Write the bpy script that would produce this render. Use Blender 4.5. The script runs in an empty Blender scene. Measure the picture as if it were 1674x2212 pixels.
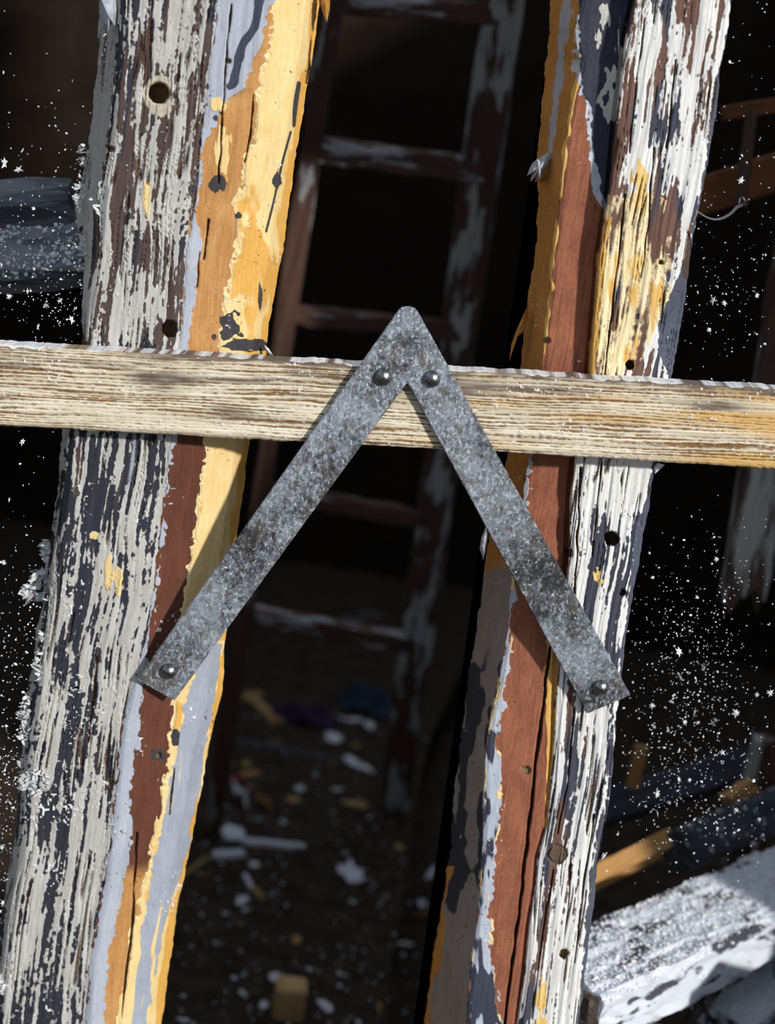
import bpy, bmesh, math, random
import numpy as np
from mathutils import Vector, Matrix

random.seed(7)
RNG = np.random.default_rng(7)
scene = bpy.context.scene
COL = scene.collection

# ------------------------------------------------------------------ camera, sky, sun, exposure
PITCH, ROLL = math.radians(14.0), math.radians(8.5)
CAM = np.array([0.0, -1.5, 1.40])
LENS, SENSOR = 53.7, 24.0
KPX = 1674 * LENS / SENSOR
FWD = np.array([0, math.cos(PITCH), -math.sin(PITCH)])
_u0 = np.array([0, math.sin(PITCH), math.cos(PITCH)])
_r0 = np.array([1.0, 0, 0])
RGT = math.cos(ROLL) * _r0 + math.sin(ROLL) * _u0
UPV = -math.sin(ROLL) * _r0 + math.cos(ROLL) * _u0

cam_data = bpy.data.cameras.new('camera')
cam_data.sensor_fit = 'HORIZONTAL'
cam_data.sensor_width = SENSOR
cam_data.lens = LENS
cam_data.clip_start = 0.05
cam_data.dof.use_dof = True
cam_data.dof.focus_distance = 1.535
cam_data.dof.aperture_fstop = 3.6
cam = bpy.data.objects.new('camera', cam_data)
COL.objects.link(cam)
m3 = Matrix((RGT, UPV, -FWD)).transposed()
cam.matrix_world = Matrix.Translation(Vector(CAM)) @ m3.to_4x4()
scene.camera = cam

world = bpy.data.worlds.new('sky')
scene.world = world
world.use_nodes = True
bg = world.node_tree.nodes['Background']
bg.inputs[0].default_value = (0.72, 0.83, 1.0, 1)
bg.inputs[1].default_value = 0.60

SUN_DIR = Vector((-0.86, 1.0, -0.57)).normalized()
sd = bpy.data.lights.new('sun_offscreen', 'SUN')
sd.energy = 3.8
sd.angle = math.radians(3.0)
sd.color = (1.0, 0.975, 0.94)
sun = bpy.data.objects.new('sun_offscreen', sd)
sun.rotation_euler = SUN_DIR.to_track_quat('-Z', 'Y').to_euler()
sun.location = (3, -3.5, 3.5)
COL.objects.link(sun)

vs = scene.view_settings
vs.view_transform = 'Standard'
vs.look = 'None'
vs.exposure = 0.0
vs.gamma = 1.0
vs.use_curve_mapping = False


# ------------------------------------------------------------------ geometry of the view: pixel of the photo -> point at a chosen depth
def PY(px, py, Y):
    px = np.asarray(px, float); py = np.asarray(py, float); Y = np.asarray(Y, float)
    a = (px - 837) / KPX; b = (1106 - py) / KPX
    d = FWD + a[..., None] * RGT + b[..., None] * UPV
    t = (Y - CAM[1]) / d[..., 1]
    return CAM + d * t[..., None]


def PZ(px, py, z=0.0):
    a = (px - 837) / KPX; b = (1106 - py) / KPX
    d = FWD + a * RGT + b * UPV
    t = (z - CAM[2]) / d[2]
    return CAM + d * t


def pv(px, py, Y):
    return Vector(PY(px, py, Y))


def scale_at(p):
    return float(np.dot(np.asarray(p) - CAM, FWD)) / KPX      # metres in one pixel


# ------------------------------------------------------------------ noise
def _hash(ix, iy, seed):
    h = (ix.astype(np.int64) * 374761393 + iy.astype(np.int64) * 668265263 + seed * 1274126177) & 0xFFFFFFFF
    h = ((h ^ (h >> 13)) * 1274126177) & 0xFFFFFFFF
    h = h ^ (h >> 16)
    return (h & 0xFFFF) / 32767.5 - 1.0


def N2(x, y, seed=0):
    x, y = np.broadcast_arrays(np.asarray(x, float), np.asarray(y, float))
    ix = np.floor(x); iy = np.floor(y)
    fx = x - ix; fy = y - iy
    fx = fx * fx * (3 - 2 * fx); fy = fy * fy * (3 - 2 * fy)
    a = _hash(ix, iy, seed); b = _hash(ix + 1, iy, seed)
    c = _hash(ix, iy + 1, seed); d = _hash(ix + 1, iy + 1, seed)
    return (a * (1 - fx) + b * fx) * (1 - fy) + (c * (1 - fx) + d * fx) * fy


def jag(X, Y, seed, amp):
    return amp * (0.75 * N2(X / 34, Y / 38, seed) + 0.6 * (np.abs(N2(X / 15, Y / 17, seed + 1)) * 2 - 0.7)
                  + 0.35 * N2(X / 6, Y / 7, seed + 2))


def PL(pts):
    ys = np.array([p[1] for p in pts], float); xs = np.array([p[0] for p in pts], float)
    o = np.argsort(ys); ys = ys[o]; xs = xs[o]
    s0 = -0.152; s1 = -0.152

    def f(y):
        y = np.asarray(y, float)
        r = np.interp(y, ys, xs)
        r = np.where(y < ys[0], xs[0] + (y - ys[0]) * s0, r)
        r = np.where(y > ys[-1], xs[-1] + (y - ys[-1]) * s1, r)
        return r
    return f


def sstep(f, w):
    t = np.clip(f / (2 * w) + 0.5, 0, 1)
    return t * t * (3 - 2 * t)


def seg_dist(X, Y, pts):
    best = np.full(X.shape, 1e9)
    for (x0, y0), (x1, y1) in zip(pts[:-1], pts[1:]):
        dx, dy = x1 - x0, y1 - y0
        t = np.clip(((X - x0) * dx + (Y - y0) * dy) / (dx * dx + dy * dy), 0, 1)
        best = np.minimum(best, np.hypot(X - x0 - t * dx, Y - y0 - t * dy))
    return best


# ------------------------------------------------------------------ materials
def lin(c, k=1.0):
    o = []
    for v in c[:3]:
        v = v / 255.0
        v = v / 12.92 if v <= 0.04045 else ((v + 0.055) / 1.055) ** 2.4
        o.append(v * k)
    return (*o, 1.0)


class NT:
    def __init__(self, name):
        self.m = bpy.data.materials.new(name)
        self.m.use_nodes = True
        self.t = self.m.node_tree
        self.b = self.t.nodes['Principled BSDF']

    def n(self, typ, **kw):
        nd = self.t.nodes.new(typ)
        for k, v in kw.items():
            setattr(nd, k, v)
        return nd

    def put(self, sock, v):
        if hasattr(v, 'is_linked') or isinstance(v, bpy.types.NodeSocket):
            self.t.links.new(v, sock)
        else:
            sock.default_value = v

    def math(self, op, a, b=0.0, c=None):
        nd = self.n('ShaderNodeMath', operation=op)
        self.put(nd.inputs[0], a); self.put(nd.inputs[1], b)
        if c is not None:
            self.put(nd.inputs[2], c)
        return nd.outputs[0]

    def mix(self, f, a, b, blend='MIX'):
        nd = self.n('ShaderNodeMix', data_type='RGBA', blend_type=blend)
        self.put(nd.inputs[0], f); self.put(nd.inputs[6], a); self.put(nd.inputs[7], b)
        return nd.outputs[2]

    def rng(self, v, a, b, c=0.0, d=1.0, smooth=True):
        nd = self.n('ShaderNodeMapRange')
        nd.interpolation_type = 'SMOOTHSTEP' if smooth else 'LINEAR'
        self.put(nd.inputs[0], v)
        for i, q in enumerate((a, b, c, d)):
            nd.inputs[i + 1].default_value = q
        return nd.outputs[0]

    def noise(self, vec, scale=1.0, detail=3.0, rough=0.55):
        nd = self.n('ShaderNodeTexNoise')
        if vec is not None:
            self.t.links.new(vec, nd.inputs['Vector'])
        nd.inputs['Scale'].default_value = scale
        nd.inputs['Detail'].default_value = detail
        nd.inputs['Roughness'].default_value = rough
        return nd.outputs[0]

    def mapping(self, vec, sc):
        nd = self.n('ShaderNodeMapping')
        self.t.links.new(vec, nd.inputs[0])
        nd.inputs['Scale'].default_value = sc
        return nd.outputs[0]

    def attr(self, name, out=2):
        return self.n('ShaderNodeAttribute', attribute_name=name).outputs[out]

    def bump(self, h, dist, strength=1.0):
        nd = self.n('ShaderNodeBump')
        nd.inputs['Strength'].default_value = strength
        nd.inputs['Distance'].default_value = dist
        self.put(nd.inputs['Height'], h)
        self.t.links.new(nd.outputs[0], self.b.inputs['Normal'])

    def obj(self):
        return self.n('ShaderNodeTexCoord').outputs['Object']

    def fin(self, col, rough=0.7, spec=0.3, metal=0.0):
        self.put(self.b.inputs['Base Color'], col)
        self.put(self.b.inputs['Roughness'], rough)
        self.b.inputs['Specular IOR Level'].default_value = spec
        self.put(self.b.inputs['Metallic'], metal)
        return self.m


def layer_material(name, base, layers, rough=0.75, grain=(0.22, 0.012), bare_bump=0.0005):
    """base: (colour, colour2); layers: (attribute, colour, colour2, thickness, half width) painted over each other."""
    t = NT(name)
    gc = t.attr('gc', 1)
    gn = t.noise(t.mapping(gc, (grain[0], grain[1], 1)), 1.0, 4.0, 0.65)
    cl = t.noise(t.mapping(gc, (0.028, 0.012, 1)), 1.0, 5.0, 0.6)
    fj = t.noise(t.mapping(gc, (0.40, 0.22, 1)), 1.0, 4.0, 0.7)
    fj = t.math('MULTIPLY', t.math('SUBTRACT', fj, 0.5), 4.5)
    v1 = t.rng(gn, 0.34, 0.66)
    v2 = t.rng(cl, 0.36, 0.64)
    vmix = t.math('ADD', t.math('MULTIPLY', v1, 0.55), t.math('MULTIPLY', v2, 0.45))
    gf = t.noise(t.mapping(gc, (grain[0] * 3.2, grain[1] * 4.5, 1)), 1.0, 4.0, 0.7)
    mo = t.noise(t.mapping(gc, (0.16, 0.11, 1)), 1.0, 5.0, 0.65)
    tone = t.math('ADD', t.rng(gf, 0.25, 0.75, 0.80, 1.16, False), t.rng(mo, 0.3, 0.7, -0.10, 0.08, False))
    vmix = t.math('ADD', t.math('MULTIPLY', v1, 0.35), t.math('ADD', t.math('MULTIPLY', v2, 0.35), t.rng(mo, 0.4, 0.6, 0.0, 0.3)))
    col = t.mix(vmix, lin(base[0]), lin(base[1]))
    h = t.math('ADD', t.math('MULTIPLY', gn, 0.3), t.math('MULTIPLY', gf, 0.5))
    for (an, c1, c2, th, w) in layers:
        f = t.math('ADD', t.attr(an), t.math('MULTIPLY', fj, 0.9 * min(1.0, w * 1.5)))
        mk = t.rng(f, -w, w)
        lc = t.mix(vmix, lin(c1), lin(c2))
        col = t.mix(mk, col, lc)
        if th:
            h = t.math('ADD', h, t.math('MULTIPLY', mk, th))
    tc = t.n('ShaderNodeCombineColor')
    for i in range(3): t.t.links.new(tone, tc.inputs[i])
    col = t.mix(1.0, col, tc.outputs[0], 'MULTIPLY')
    t.bump(h, bare_bump, 0.85)
    return t.fin(col, rough, 0.25)


def peel_material(name, under, over, over2, sc=(40, 40, 6), thr=0.5, rough=0.8, bump=0.002, soft=0.03, third=None, thr3=0.6):
    t = NT(name)
    o = t.obj()
    n1 = t.noise(t.mapping(o, sc), 1.0, 6.0, 0.62)
    n2 = t.noise(t.mapping(o, tuple(s * 3.1 for s in sc)), 1.0, 5.0, 0.6)
    u = t.mix(n2, lin(under, 0.7), lin(under, 1.3))
    if third:
        n3 = t.noise(t.mapping(o, tuple(s * 0.6 for s in sc[::-1])), 1.0, 5.0, 0.6)
        u = t.mix(t.rng(n3, thr3 - soft, thr3 + soft), u, lin(third))
    mk = t.rng(n1, thr - soft, thr + soft)
    c = t.mix(mk, u, t.mix(n2, lin(over), lin(over2)))
    t.bump(t.math('ADD', mk, t.math('MULTIPLY', n2, 0.7)), bump, 0.8)
    return t.fin(c, rough, 0.25)


def plain_material(name, c1, c2, sc=60.0, rough=0.8, bump=0.001, spec=0.3, metal=0.0):
    t = NT(name)
    o = t.obj()
    n1 = t.noise(o, sc, 5.0, 0.6)
    c = t.mix(t.rng(n1, 0.3, 0.7), lin(c1), lin(c2))
    if bump:
        t.bump(n1, bump, 0.7)
    return t.fin(c, rough, spec, metal)


# ------------------------------------------------------------------ object helpers
def tag(o, label=None, cat=None, group=None, kind=None):
    if label: o['label'] = label
    if cat: o['category'] = cat
    if group: o['group'] = group
    if kind: o['kind'] = kind
    return o


def empty(name, loc, label=None, cat=None, group=None):
    o = bpy.data.objects.new(name, None)
    o.empty_display_size = 0.05
    o.location = loc
    COL.objects.link(o)
    return tag(o, label, cat, group)


def link(name, mesh, mat, parent=None, loc=None):
    o = bpy.data.objects.new(name, mesh)
    if mat is not None and not mesh.materials:
        mesh.materials.append(mat)
    COL.objects.link(o)
    if loc is not None:
        o.location = loc
    if parent is not None:
        o.parent = parent
        o.matrix_parent_inverse = Matrix.Translation(-parent.location) if parent.type == 'EMPTY' else parent.matrix_basis.inverted()
    return o


def mesh_py(name, verts, faces, smooth=False):
    me = bpy.data.meshes.new(name)
    me.from_pydata([tuple(v) for v in verts], [], faces)
    if smooth:
        me.polygons.foreach_set('use_smooth', [True] * len(me.polygons))
    me.update()
    return me


def recentre(verts):
    v = np.asarray(verts, float)
    c = v.mean(0); c[2] = v[:, 2].min()
    return v - c, Vector(c)


def box_verts(c, sx, sy, sz):
    x, y, z = c
    return [(x + i * sx / 2, y + j * sy / 2, z + k * sz / 2) for k in (-1, 1) for j in (-1, 1) for i in (-1, 1)]


BOX_F = [(0, 2, 3, 1), (4, 5, 7, 6), (0, 1, 5, 4), (2, 6, 7, 3), (0, 4, 6, 2), (1, 3, 7, 5)]


def box(name, lo, hi, mat, **kw):
    lo = np.array(lo, float); hi = np.array(hi, float)
    c = (lo + hi) / 2; c0 = c.copy(); c0[2] = lo[2]
    v = np.array(box_verts(c - c0, *(hi - lo)))
    o = link(name, mesh_py(name, v, BOX_F), mat, loc=Vector(c0), parent=kw.pop('parent', None))
    return tag(o, **kw)


def beam_mesh(L, w, t, seg=28, rough=0.0, seed=0, taper=1.0, ragged0=0.0, ragged1=0.0, nw=6, nt=4):
    """A timber along local Z from 0 to L; w along X, t along Y; ragged ends when asked."""
    ring = []
    for i in range(nw): ring.append((-0.5 + i / nw, -0.5))
    for i in range(nt): ring.append((0.5, -0.5 + i / nt))
    for i in range(nw): ring.append((0.5 - i / nw, 0.5))
    for i in range(nt): ring.append((-0.5, 0.5 - i / nt))
    n = len(ring); V = []; F = []
    for k in range(seg + 1):
        f = k / seg
        s = 1 + (taper - 1) * f
        for j, (a, b) in enumerate(ring):
            cr = 0.93 if (abs(a) == 0.5 and abs(b) == 0.5) else 1.0
            d = rough * float(N2(f * L * 22 + 3, j * 0.9, seed)) + rough * 0.6 * float(N2(f * L * 70, j * 1.7, seed + 5))
            z = f * L
            if k == 0: z += ragged0 * float(N2(a * 9, b * 9, seed + 2))
            if k == seg: z += ragged1 * float(N2(a * 9, b * 9, seed + 3))
            V.append((a * w * s * cr + d * np.sign(a), b * t * s * cr + d * np.sign(b), z))
    for k in range(seg):
        for j in range(n):
            j2 = (j + 1) % n
            F.append((k * n + j, k * n + j2, (k + 1) * n + j2, (k + 1) * n + j))
    for k, rev in ((0, True), (seg, False)):
        V.append((0, 0, L * (k / seg) + (ragged0 * 0.3 if k == 0 else -ragged1 * 0.3)))
        c = len(V) - 1
        for j in range(n):
            a, b = k * n + j, k * n + (j + 1) % n
            F.append((c, b, a) if rev else (c, a, b))
    me = mesh_py('timber', V, F)
    return me


def orient(p0, p1, face=Vector((0, -1, 0))):
    """Local Z from p0 to p1, local -Y turned to `face`."""
    z = (p1 - p0).normalized()
    x = z.cross(face).normalized() * -1
    y = z.cross(x).normalized()
    m = Matrix((x, y, z)).transposed().to_4x4()
    m.translation = p0
    return m


def beam(name, p0, p1, w, t, mat, face=Vector((0, -1, 0)), parent=None, **kw):
    mkw = {k: kw.pop(k) for k in ('seg', 'rough', 'seed', 'taper', 'ragged0', 'ragged1', 'nw', 'nt') if k in kw}
    me = beam_mesh((p1 - p0).length, w, t, **mkw)
    o = bpy.data.objects.new(name, me)
    me.materials.append(mat)
    COL.objects.link(o)
    m = orient(p0, p1, face)
    if parent is not None:
        o.parent = parent
        o.matrix_basis = Matrix.Translation(-parent.location) @ m
    else:
        o.matrix_basis = m
    return tag(o, **kw)


# ------------------------------------------------------------------ sculpted sheets: the front faces of the timbers
def sheet(name, X, Y, D, fields, height, mat, gc, back, inset, parent):
    """Grid of photo pixels X,Y lying at depth D; height (m) stands proud; closed at the back."""
    R, C = X.shape
    P = PY(X, Y, D - height)
    ring = [(0, j) for j in range(C)] + [(i, C - 1) for i in range(1, R)] + \
           [(R - 1, j) for j in range(C - 2, -1, -1)] + [(i, 0) for i in range(R - 2, 0, -1)]
    ri = np.array([i * C + j for i, j in ring])
    cx = P.reshape(-1, 3)[ri].copy()
    mid = P[:, :, 0].mean(1)
    rowi = np.array([i for i, j in ring])
    coli = np.array([j for i, j in ring])
    sgn = np.where(coli == 0, 1.0, np.where(coli == C - 1, -1.0, 0.0))
    cx[:, 0] += np.where(sgn > 0, inset[0], np.where(sgn < 0, -inset[1], 0.0))
    cx[:, 1] = back
    V = np.vstack([P.reshape(-1, 3), cx])
    c0 = V.mean(0) if parent is None else np.array(parent.location)
    idx = np.arange(R * C).reshape(R, C)
    q = np.stack([idx[:-1, :-1], idx[1:, :-1], idx[1:, 1:], idx[:-1, 1:]], -1).reshape(-1, 4)
    n = len(ring); k = np.arange(n); k2 = (k + 1) % n
    sk = np.stack([ri[k], ri[k2], R * C + k2, R * C + k], -1)
    me = bpy.data.meshes.new(name)
    quads = np.vstack([q, sk]).astype(np.int32)
    nf = len(quads)
    me.vertices.add(len(V)); me.vertices.foreach_set('co', (V - c0).astype(np.float32).ravel())
    me.loops.add(nf * 4 + n); me.polygons.add(nf + 1)
    loops = np.concatenate([quads.ravel(), (R * C + k)[::-1]]).astype(np.int32)
    me.loops.foreach_set('vertex_index', loops)
    me.polygons.foreach_set('loop_start', np.concatenate([np.arange(nf) * 4, [nf * 4]]).astype(np.int32))
    sm = np.zeros(nf + 1, bool); sm[:len(q)] = True
    me.polygons.foreach_set('use_smooth', sm)
    me.update(calc_edges=True)
    me.validate()

    def full(a):
        a = np.asarray(a, np.float32)
        return np.concatenate([a.ravel(), a.ravel()[ri]])
    for an, f in fields.items():
        at = me.attributes.new(an, 'FLOAT', 'POINT')
        at.data.foreach_set('value', full(np.clip(f, -60, 60)))
    at = me.attributes.new('gc', 'FLOAT_VECTOR', 'POINT')
    g = np.stack([full(gc[0]), full(gc[1]), full(np.zeros_like(X))], -1)
    g[R * C:, 2] = 0
    at.data.foreach_set('vector', g.astype(np.float32).ravel())
    o = link(name, me, mat)
    if parent is not None:
        o.parent = parent
        o.location = (0, 0, 0)
    else:
        o.location = Vector(c0)
    return o


def rows_for(top, bottom, step):
    return np.concatenate([np.arange(top, -60, 14.0), np.arange(-60, 2280, step), np.arange(2280, bottom, 14.0), [bottom]])


def section(X, Ys, stops):
    """stops: list of (x(y), depth(y)) from left to right; piecewise linear across each row."""
    D = np.empty_like(X)
    xs = np.stack([s[0](Ys) for s in stops], -1)
    xs = np.maximum.accumulate(xs + np.arange(len(stops)) * 0.01, axis=1)
    ds = np.stack([(s[1](Ys) if callable(s[1]) else np.full(len(Ys), s[1])) for s in stops], -1)
    for i in range(len(Ys)):
        D[i] = np.interp(X[i], xs[i], ds[i])
    return D


def YI(*pts):
    ys = [p[0] for p in pts]; vs_ = [p[1] for p in pts]
    return lambda y: np.interp(y, ys, vs_)


def blob(X, Y, cx, cy, rx, ry, seed, amp=0.35):
    a = np.hypot((X - cx) / rx, (Y - cy) / ry)
    return (1 - a + amp * N2(X / (rx * 0.7), Y / (ry * 0.7), seed) + amp * 0.6 * N2(X / (rx * .3), Y / (ry * .3), seed + 1)) * min(rx, ry)


def specks(X, Y, seed, dens):
    a = N2(X / 5.5, Y / 5.5, seed); b = N2(X / 60, Y / 70, seed + 1)
    return (a + 0.45 * b - dens) * 6.0


# ------------------------------------------------------------------ the setting: a dark timber shed with a broken-open front; roof left out to let sky light in
M_dark = plain_material('dark_timber', (34, 27, 22), (48, 39, 32), 9.0, 0.95, 0.004, 0.1)
M_soil = plain_material('dark_soil', (46, 39, 33), (70, 60, 50), 24.0, 0.95, 0.006, 0.12)
M_siding = plain_material('grey_siding', (96, 92, 86), (140, 135, 126), 14.0, 0.9, 0.003, 0.2)
M_earth = plain_material('trodden_earth', (50, 45, 39), (72, 65, 56), 12.0, 0.95, 0.006, 0.1)

# the earthen floor ends at a ragged edge on the right; the drop beyond is added to stand in for shade
def flat_mesh(name, pts, z0, z1):
    V = [(x, y, z0) for x, y in pts] + [(x, y, z1) for x, y in pts]
    n = len(pts)
    F = [tuple(range(n, 2 * n)), tuple(range(n - 1, -1, -1))]
    F += [(i, (i + 1) % n, n + (i + 1) % n, n + i) for i in range(n)]
    return mesh_py(name, V, F)

edge = [PZ(834, 2290), PZ(836, 2212), PZ(846, 2080), PZ(872, 1950), PZ(884, 1860), PZ(892, 1790), PZ(905, 1700), PZ(925, 1600)]
epts = [(float(p[0]), float(p[1])) for p in edge]
floor = link('floor', flat_mesh('floor', [(-1.45, 0.05)] + [(epts[0][0], 0.05)] + epts + [(epts[-1][0] + 0.2, 3.4), (-1.45, 3.4)], -0.12, 0.0), M_soil)
tag(floor, kind='structure')
pit = link('floor', flat_mesh('floor_shade_drop', [(-0.3, 0.05), (1.5, 0.05), (1.5, 3.4), (-0.3, 3.4)], -0.25, -0.11), M_soil)
tag(pit, kind='structure')
tag(box('wall_back', (-1.55, 3.35, -0.25), (1.6, 3.45, 2.3), M_dark), kind='structure')
tag(box('wall_left', (-1.55, 0.05, -0.25), (-1.45, 3.35, 2.3), M_dark), kind='structure')
tag(box('wall_right', (1.5, 0.05, -0.25), (1.6, 3.35, 2.65), M_dark), kind='structure')
# unseen wall added around the opening to keep sun off the interior
fw = box('wall_sun_block', (-1.55, 0.09, -0.25), (-0.62, 0.17, 3.3), M_siding); tag(fw, kind='structure')
fw = box('wall_sun_block', (0.72, 0.09, -0.25), (1.6, 0.17, 3.3), M_siding); tag(fw, kind='structure')
for x0, x1, zt in ((-0.62, 0.24, 0.34), (0.24, 0.50, 0.472), (0.50, 0.72, 0.56)):  # added stepped sill that blocks low sun and carries the beam
    tag(box('wall_sun_block', (x0, 0.09, -0.25), (x1, 0.17, zt), M_siding), kind='structure')
fw = box('wall_sun_block', (-0.62, 0.09, 1.78), (0.72, 0.17, 3.3), M_siding); tag(fw, kind='structure')
gr = box('ground', (-8, -8, -0.35), (8, 0.09, -0.0), M_earth); tag(gr, kind='structure')

# ------------------------------------------------------------------ broad post with the yellow edge
STEP = 2.2
GROUND_PY = 3560.0
TOP_PY = -900.0

lo_out = PL([(215, 0), (214, 100), (205, 200), (195, 270), (180, 370), (164, 450), (166, 500), (178, 550), (180, 650), (174, 745),
             (134, 930), (128, 1020), (112, 1150), (92, 1300), (66, 1450), (48, 1600), (38, 1750), (20, 1880), (0, 2000), (-6, 2060), (-30, 2212)])
lo_main = PL([(265, 0), (255, 100), (245, 200), (235, 300), (225, 380), (214, 450), (205, 550), (192, 650), (183, 745),
              (146, 930), (140, 1020), (124, 1150), (104, 1300), (80, 1450), (62, 1600), (52, 1750), (36, 1880), (16, 2000), (8, 2060), (-10, 2212)])
lo_blue = PL([(468, 0), (462, 100), (450, 200), (435, 300), (425, 400), (410, 500), (400, 600), (388, 750),
              (368, 945), (358, 1050), (345, 1150), (330, 1300), (300, 1450), (265, 1560), (250, 1700), (240, 1800), (225, 1900), (210, 2000), (195, 2100), (185, 2212)])
lo_bare = PL([(592, 0), (562, 100), (545, 130), (528, 190), (492, 212), (457, 285), (438, 330), (428, 420), (428, 600), (412, 700), (405, 755),
              (382, 945), (366, 1060), (352, 1150), (340, 1250), (325, 1350), (315, 1500), (300, 1570), (290, 1650), (278, 1740), (282, 1850), (262, 1950), (245, 2020), (235, 2100), (225, 2212)])
lo_yel = PL([(594, 0), (582, 60), (575, 130), (557, 200), (560, 270), (536, 340), (530, 400), (502, 440), (520, 480), (510, 540), (495, 600), (490, 680), (478, 745),
             (446, 945), (437, 1050), (427, 1150), (410, 1250), (395, 1320), (390, 1420), (386, 1500), (382, 1560), (370, 1620), (357, 1700), (345, 1760), (332, 1820), (322, 1880), (302, 1950), (292, 2010), (285, 2060), (270, 2120), (262, 2212)])
lo_grey = PL([(640, 0), (600, 900), (440, 1400), (402, 1500), (392, 1560), (377, 1640), (366, 1700), (350, 1780), (332, 1860), (322, 1940), (308, 2010), (300, 2080), (286, 2150), (278, 2212)])
lo_edge = PL([(690, 0), (560, 950), (474, 1430), (468, 1500), (446, 1600), (432, 1700), (412, 1800), (388, 1900), (366, 1960), (348, 2030), (336, 2100), (312, 2212)])
lo_right = PL([(690, 0), (680, 80), (660, 200), (645, 300), (625, 430), (610, 550), (600, 600), (583, 700), (575, 765),
               (541, 950), (531, 1010), (520, 1100), (505, 1200), (490, 1350), (484, 1420), (479, 1500), (456, 1590), (441, 1650), (426, 1750), (406, 1850), (386, 1950), (371, 2050), (356, 2150), (349, 2212)])

YS = rows_for(TOP_PY, GROUND_PY, STEP)
nc = 205
u = np.linspace(0, 1, nc)[None, :]
yc = YS[:, None]
xl = lo_out(yc) + 5 * N2(yc / 40, 0.5, 11) + 3 * N2(yc / 11, 2.5, 12)
xr = lo_right(yc) + 3 * N2(yc / 50, 0.5, 13) + 1.6 * N2(yc / 12, 2.5, 14)
X = xl + (xr - xl) * u
Y = yc + 0 * u
grain_x = X - lo_blue(Y) * 0.5 - lo_main(Y) * 0.5 + 7 * N2(X / 70, Y / 140, 15)

D = section(X, YS, [(lo_out, 0.060), (lo_main, 0.006), (lambda y: lo_main(y) + 16, 0.0), (lambda y: lo_blue(y) - 20, 0.0), (lambda y: lo_blue(y) + 6, 0.001),
                    (lo_bare, 0.003), (lo_yel, 0.009), (lambda y: lo_right(y) - 30, YI((700, 0.022), (1400, 0.026))), (lo_right, 0.050)])

st = (1.0 * N2(grain_x / 9.5, Y / 110, 20) + 0.6 * N2(grain_x / 15, Y / 210, 21) + 0.75 * N2(grain_x / 4.4, Y / 60, 22)
      + 0.42 * N2(grain_x / 7.5, Y / 12, 23) + 0.32 * N2(grain_x / 4, Y / 5, 25) + 0.3 * N2(X / 90, Y / 170, 24))
cover = YI((0, 0.05), (300, 0.0), (600, 0.2), (900, 0.2), (1200, 0.2), (1500, 0.28), (1900, 0.35), (2212, 0.3))(Y)
strip_dark = np.exp(-((X - PL([(330, 300), (250, 950), (190, 1200), (150, 1550), (110, 1800), (80, 2212)])(Y)) / 26.0) ** 2) * np.interp(Y, [850, 1000, 1900, 2212], [0.1, 0.7, 0.95, 0.8])
in_streak = lo_blue(Y) + jag(X, Y, 30, 7) - X
side = lo_main(Y) + jag(X, Y, 33, 5) - X
F = {}
F['under'] = in_streak
F['brownish'] = np.minimum(in_streak, (N2(X / 45, Y / 130, 40) + 0.7 * N2(grain_x / 14, Y / 260, 41) + 0.25 - 0.0022 * np.maximum(Y - 700, 0)) * 9)
F['white'] = np.minimum(in_streak, (st + cover * 0.8 + 0.08 - 1.1 * strip_dark) * 7)
blue_l = X - lo_blue(Y) - jag(X, Y, 43, 5); blue_r = lo_bare(Y) + jag(X, Y, 44, 9) - X
F['sideplain'] = np.minimum(np.minimum(side - 4, 470 + 40 * N2(X / 20, Y / 60, 34) - Y), 30)
F['blue'] = np.maximum(np.minimum(blue_l, blue_r),
                       np.minimum(blue_r, (X - lo_main(Y)) * 0 + (N2(grain_x / 30, Y / 500, 45) - 0.95) * 20))
F['slatestreak'] = np.minimum(np.minimum(blue_l, blue_r) - 2, np.where(Y < 220, 1, -1) * 0 + 9 - seg_dist(X + 5 * N2(X / 20, Y / 20, 46), Y, [(560, 0), (545, 60), (520, 110), (512, 160), (500, 185)]) )
F['ochre'] = np.minimum(X - lo_bare(Y) + 30, np.maximum(900 - Y, (Y - 1880) * 0.3 + 12 * N2(X / 30, Y / 90, 47)))
yel_b = X - lo_yel(Y) - jag(X, Y, 50, 10)
F['cream_rim'] = yel_b + 3 + 6 * np.abs(N2(X / 20, Y / 24, 53))
isl = np.maximum.reduce([blob(X, Y, 482, 318, 17, 52, 51, .5), blob(X, Y, 470, 228, 16, 22, 52, .5), blob(X, Y, 476, 348, 9, 9, 54),
                         blob(X, Y, 318, 425, 8, 42, 55), blob(X, Y, 235, 1235, 10, 34, 56), blob(X, Y, 203, 1157, 10, 9, 57), blob(X, Y, 256, 1255, 9, 30, 58)])
F['yellow'] = np.maximum(yel_b, isl)
F['deep'] = np.minimum(yel_b - 5, np.maximum((N2(X / 42, Y / 120, 60) + 0.6 * N2(X / 14, Y / 34, 61) + np.interp(Y, [0, 250, 500, 700, 760], [-0.8, -0.5, 0.1, -0.1, -.3]) - 0.15) * 14, X - lo_right(Y) + 14 + 8 * N2(X / 10, Y / 60, 62)))
gb = np.minimum(X - lo_grey(Y) - jag(X, Y, 63, 6), np.minimum(lo_edge(Y) + jag(X, Y, 64, 5) - X, Y - 1390))
F['greylow'] = np.minimum(gb, (N2(grain_x / 13, Y / 190, 65) + 0.5 * N2(grain_x / 6, Y / 60, 66) + 0.62) * 10)
F['rimlow'] = np.minimum(np.minimum(np.abs(np.minimum(gb, (N2(grain_x / 13, Y / 190, 65) + 0.5 * N2(grain_x / 6, Y / 60, 66) + 0.62) * 10) + 3) * -1 + 3.2, gb + 8), N2(X / 20, Y / 40, 67) * 8)
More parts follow.
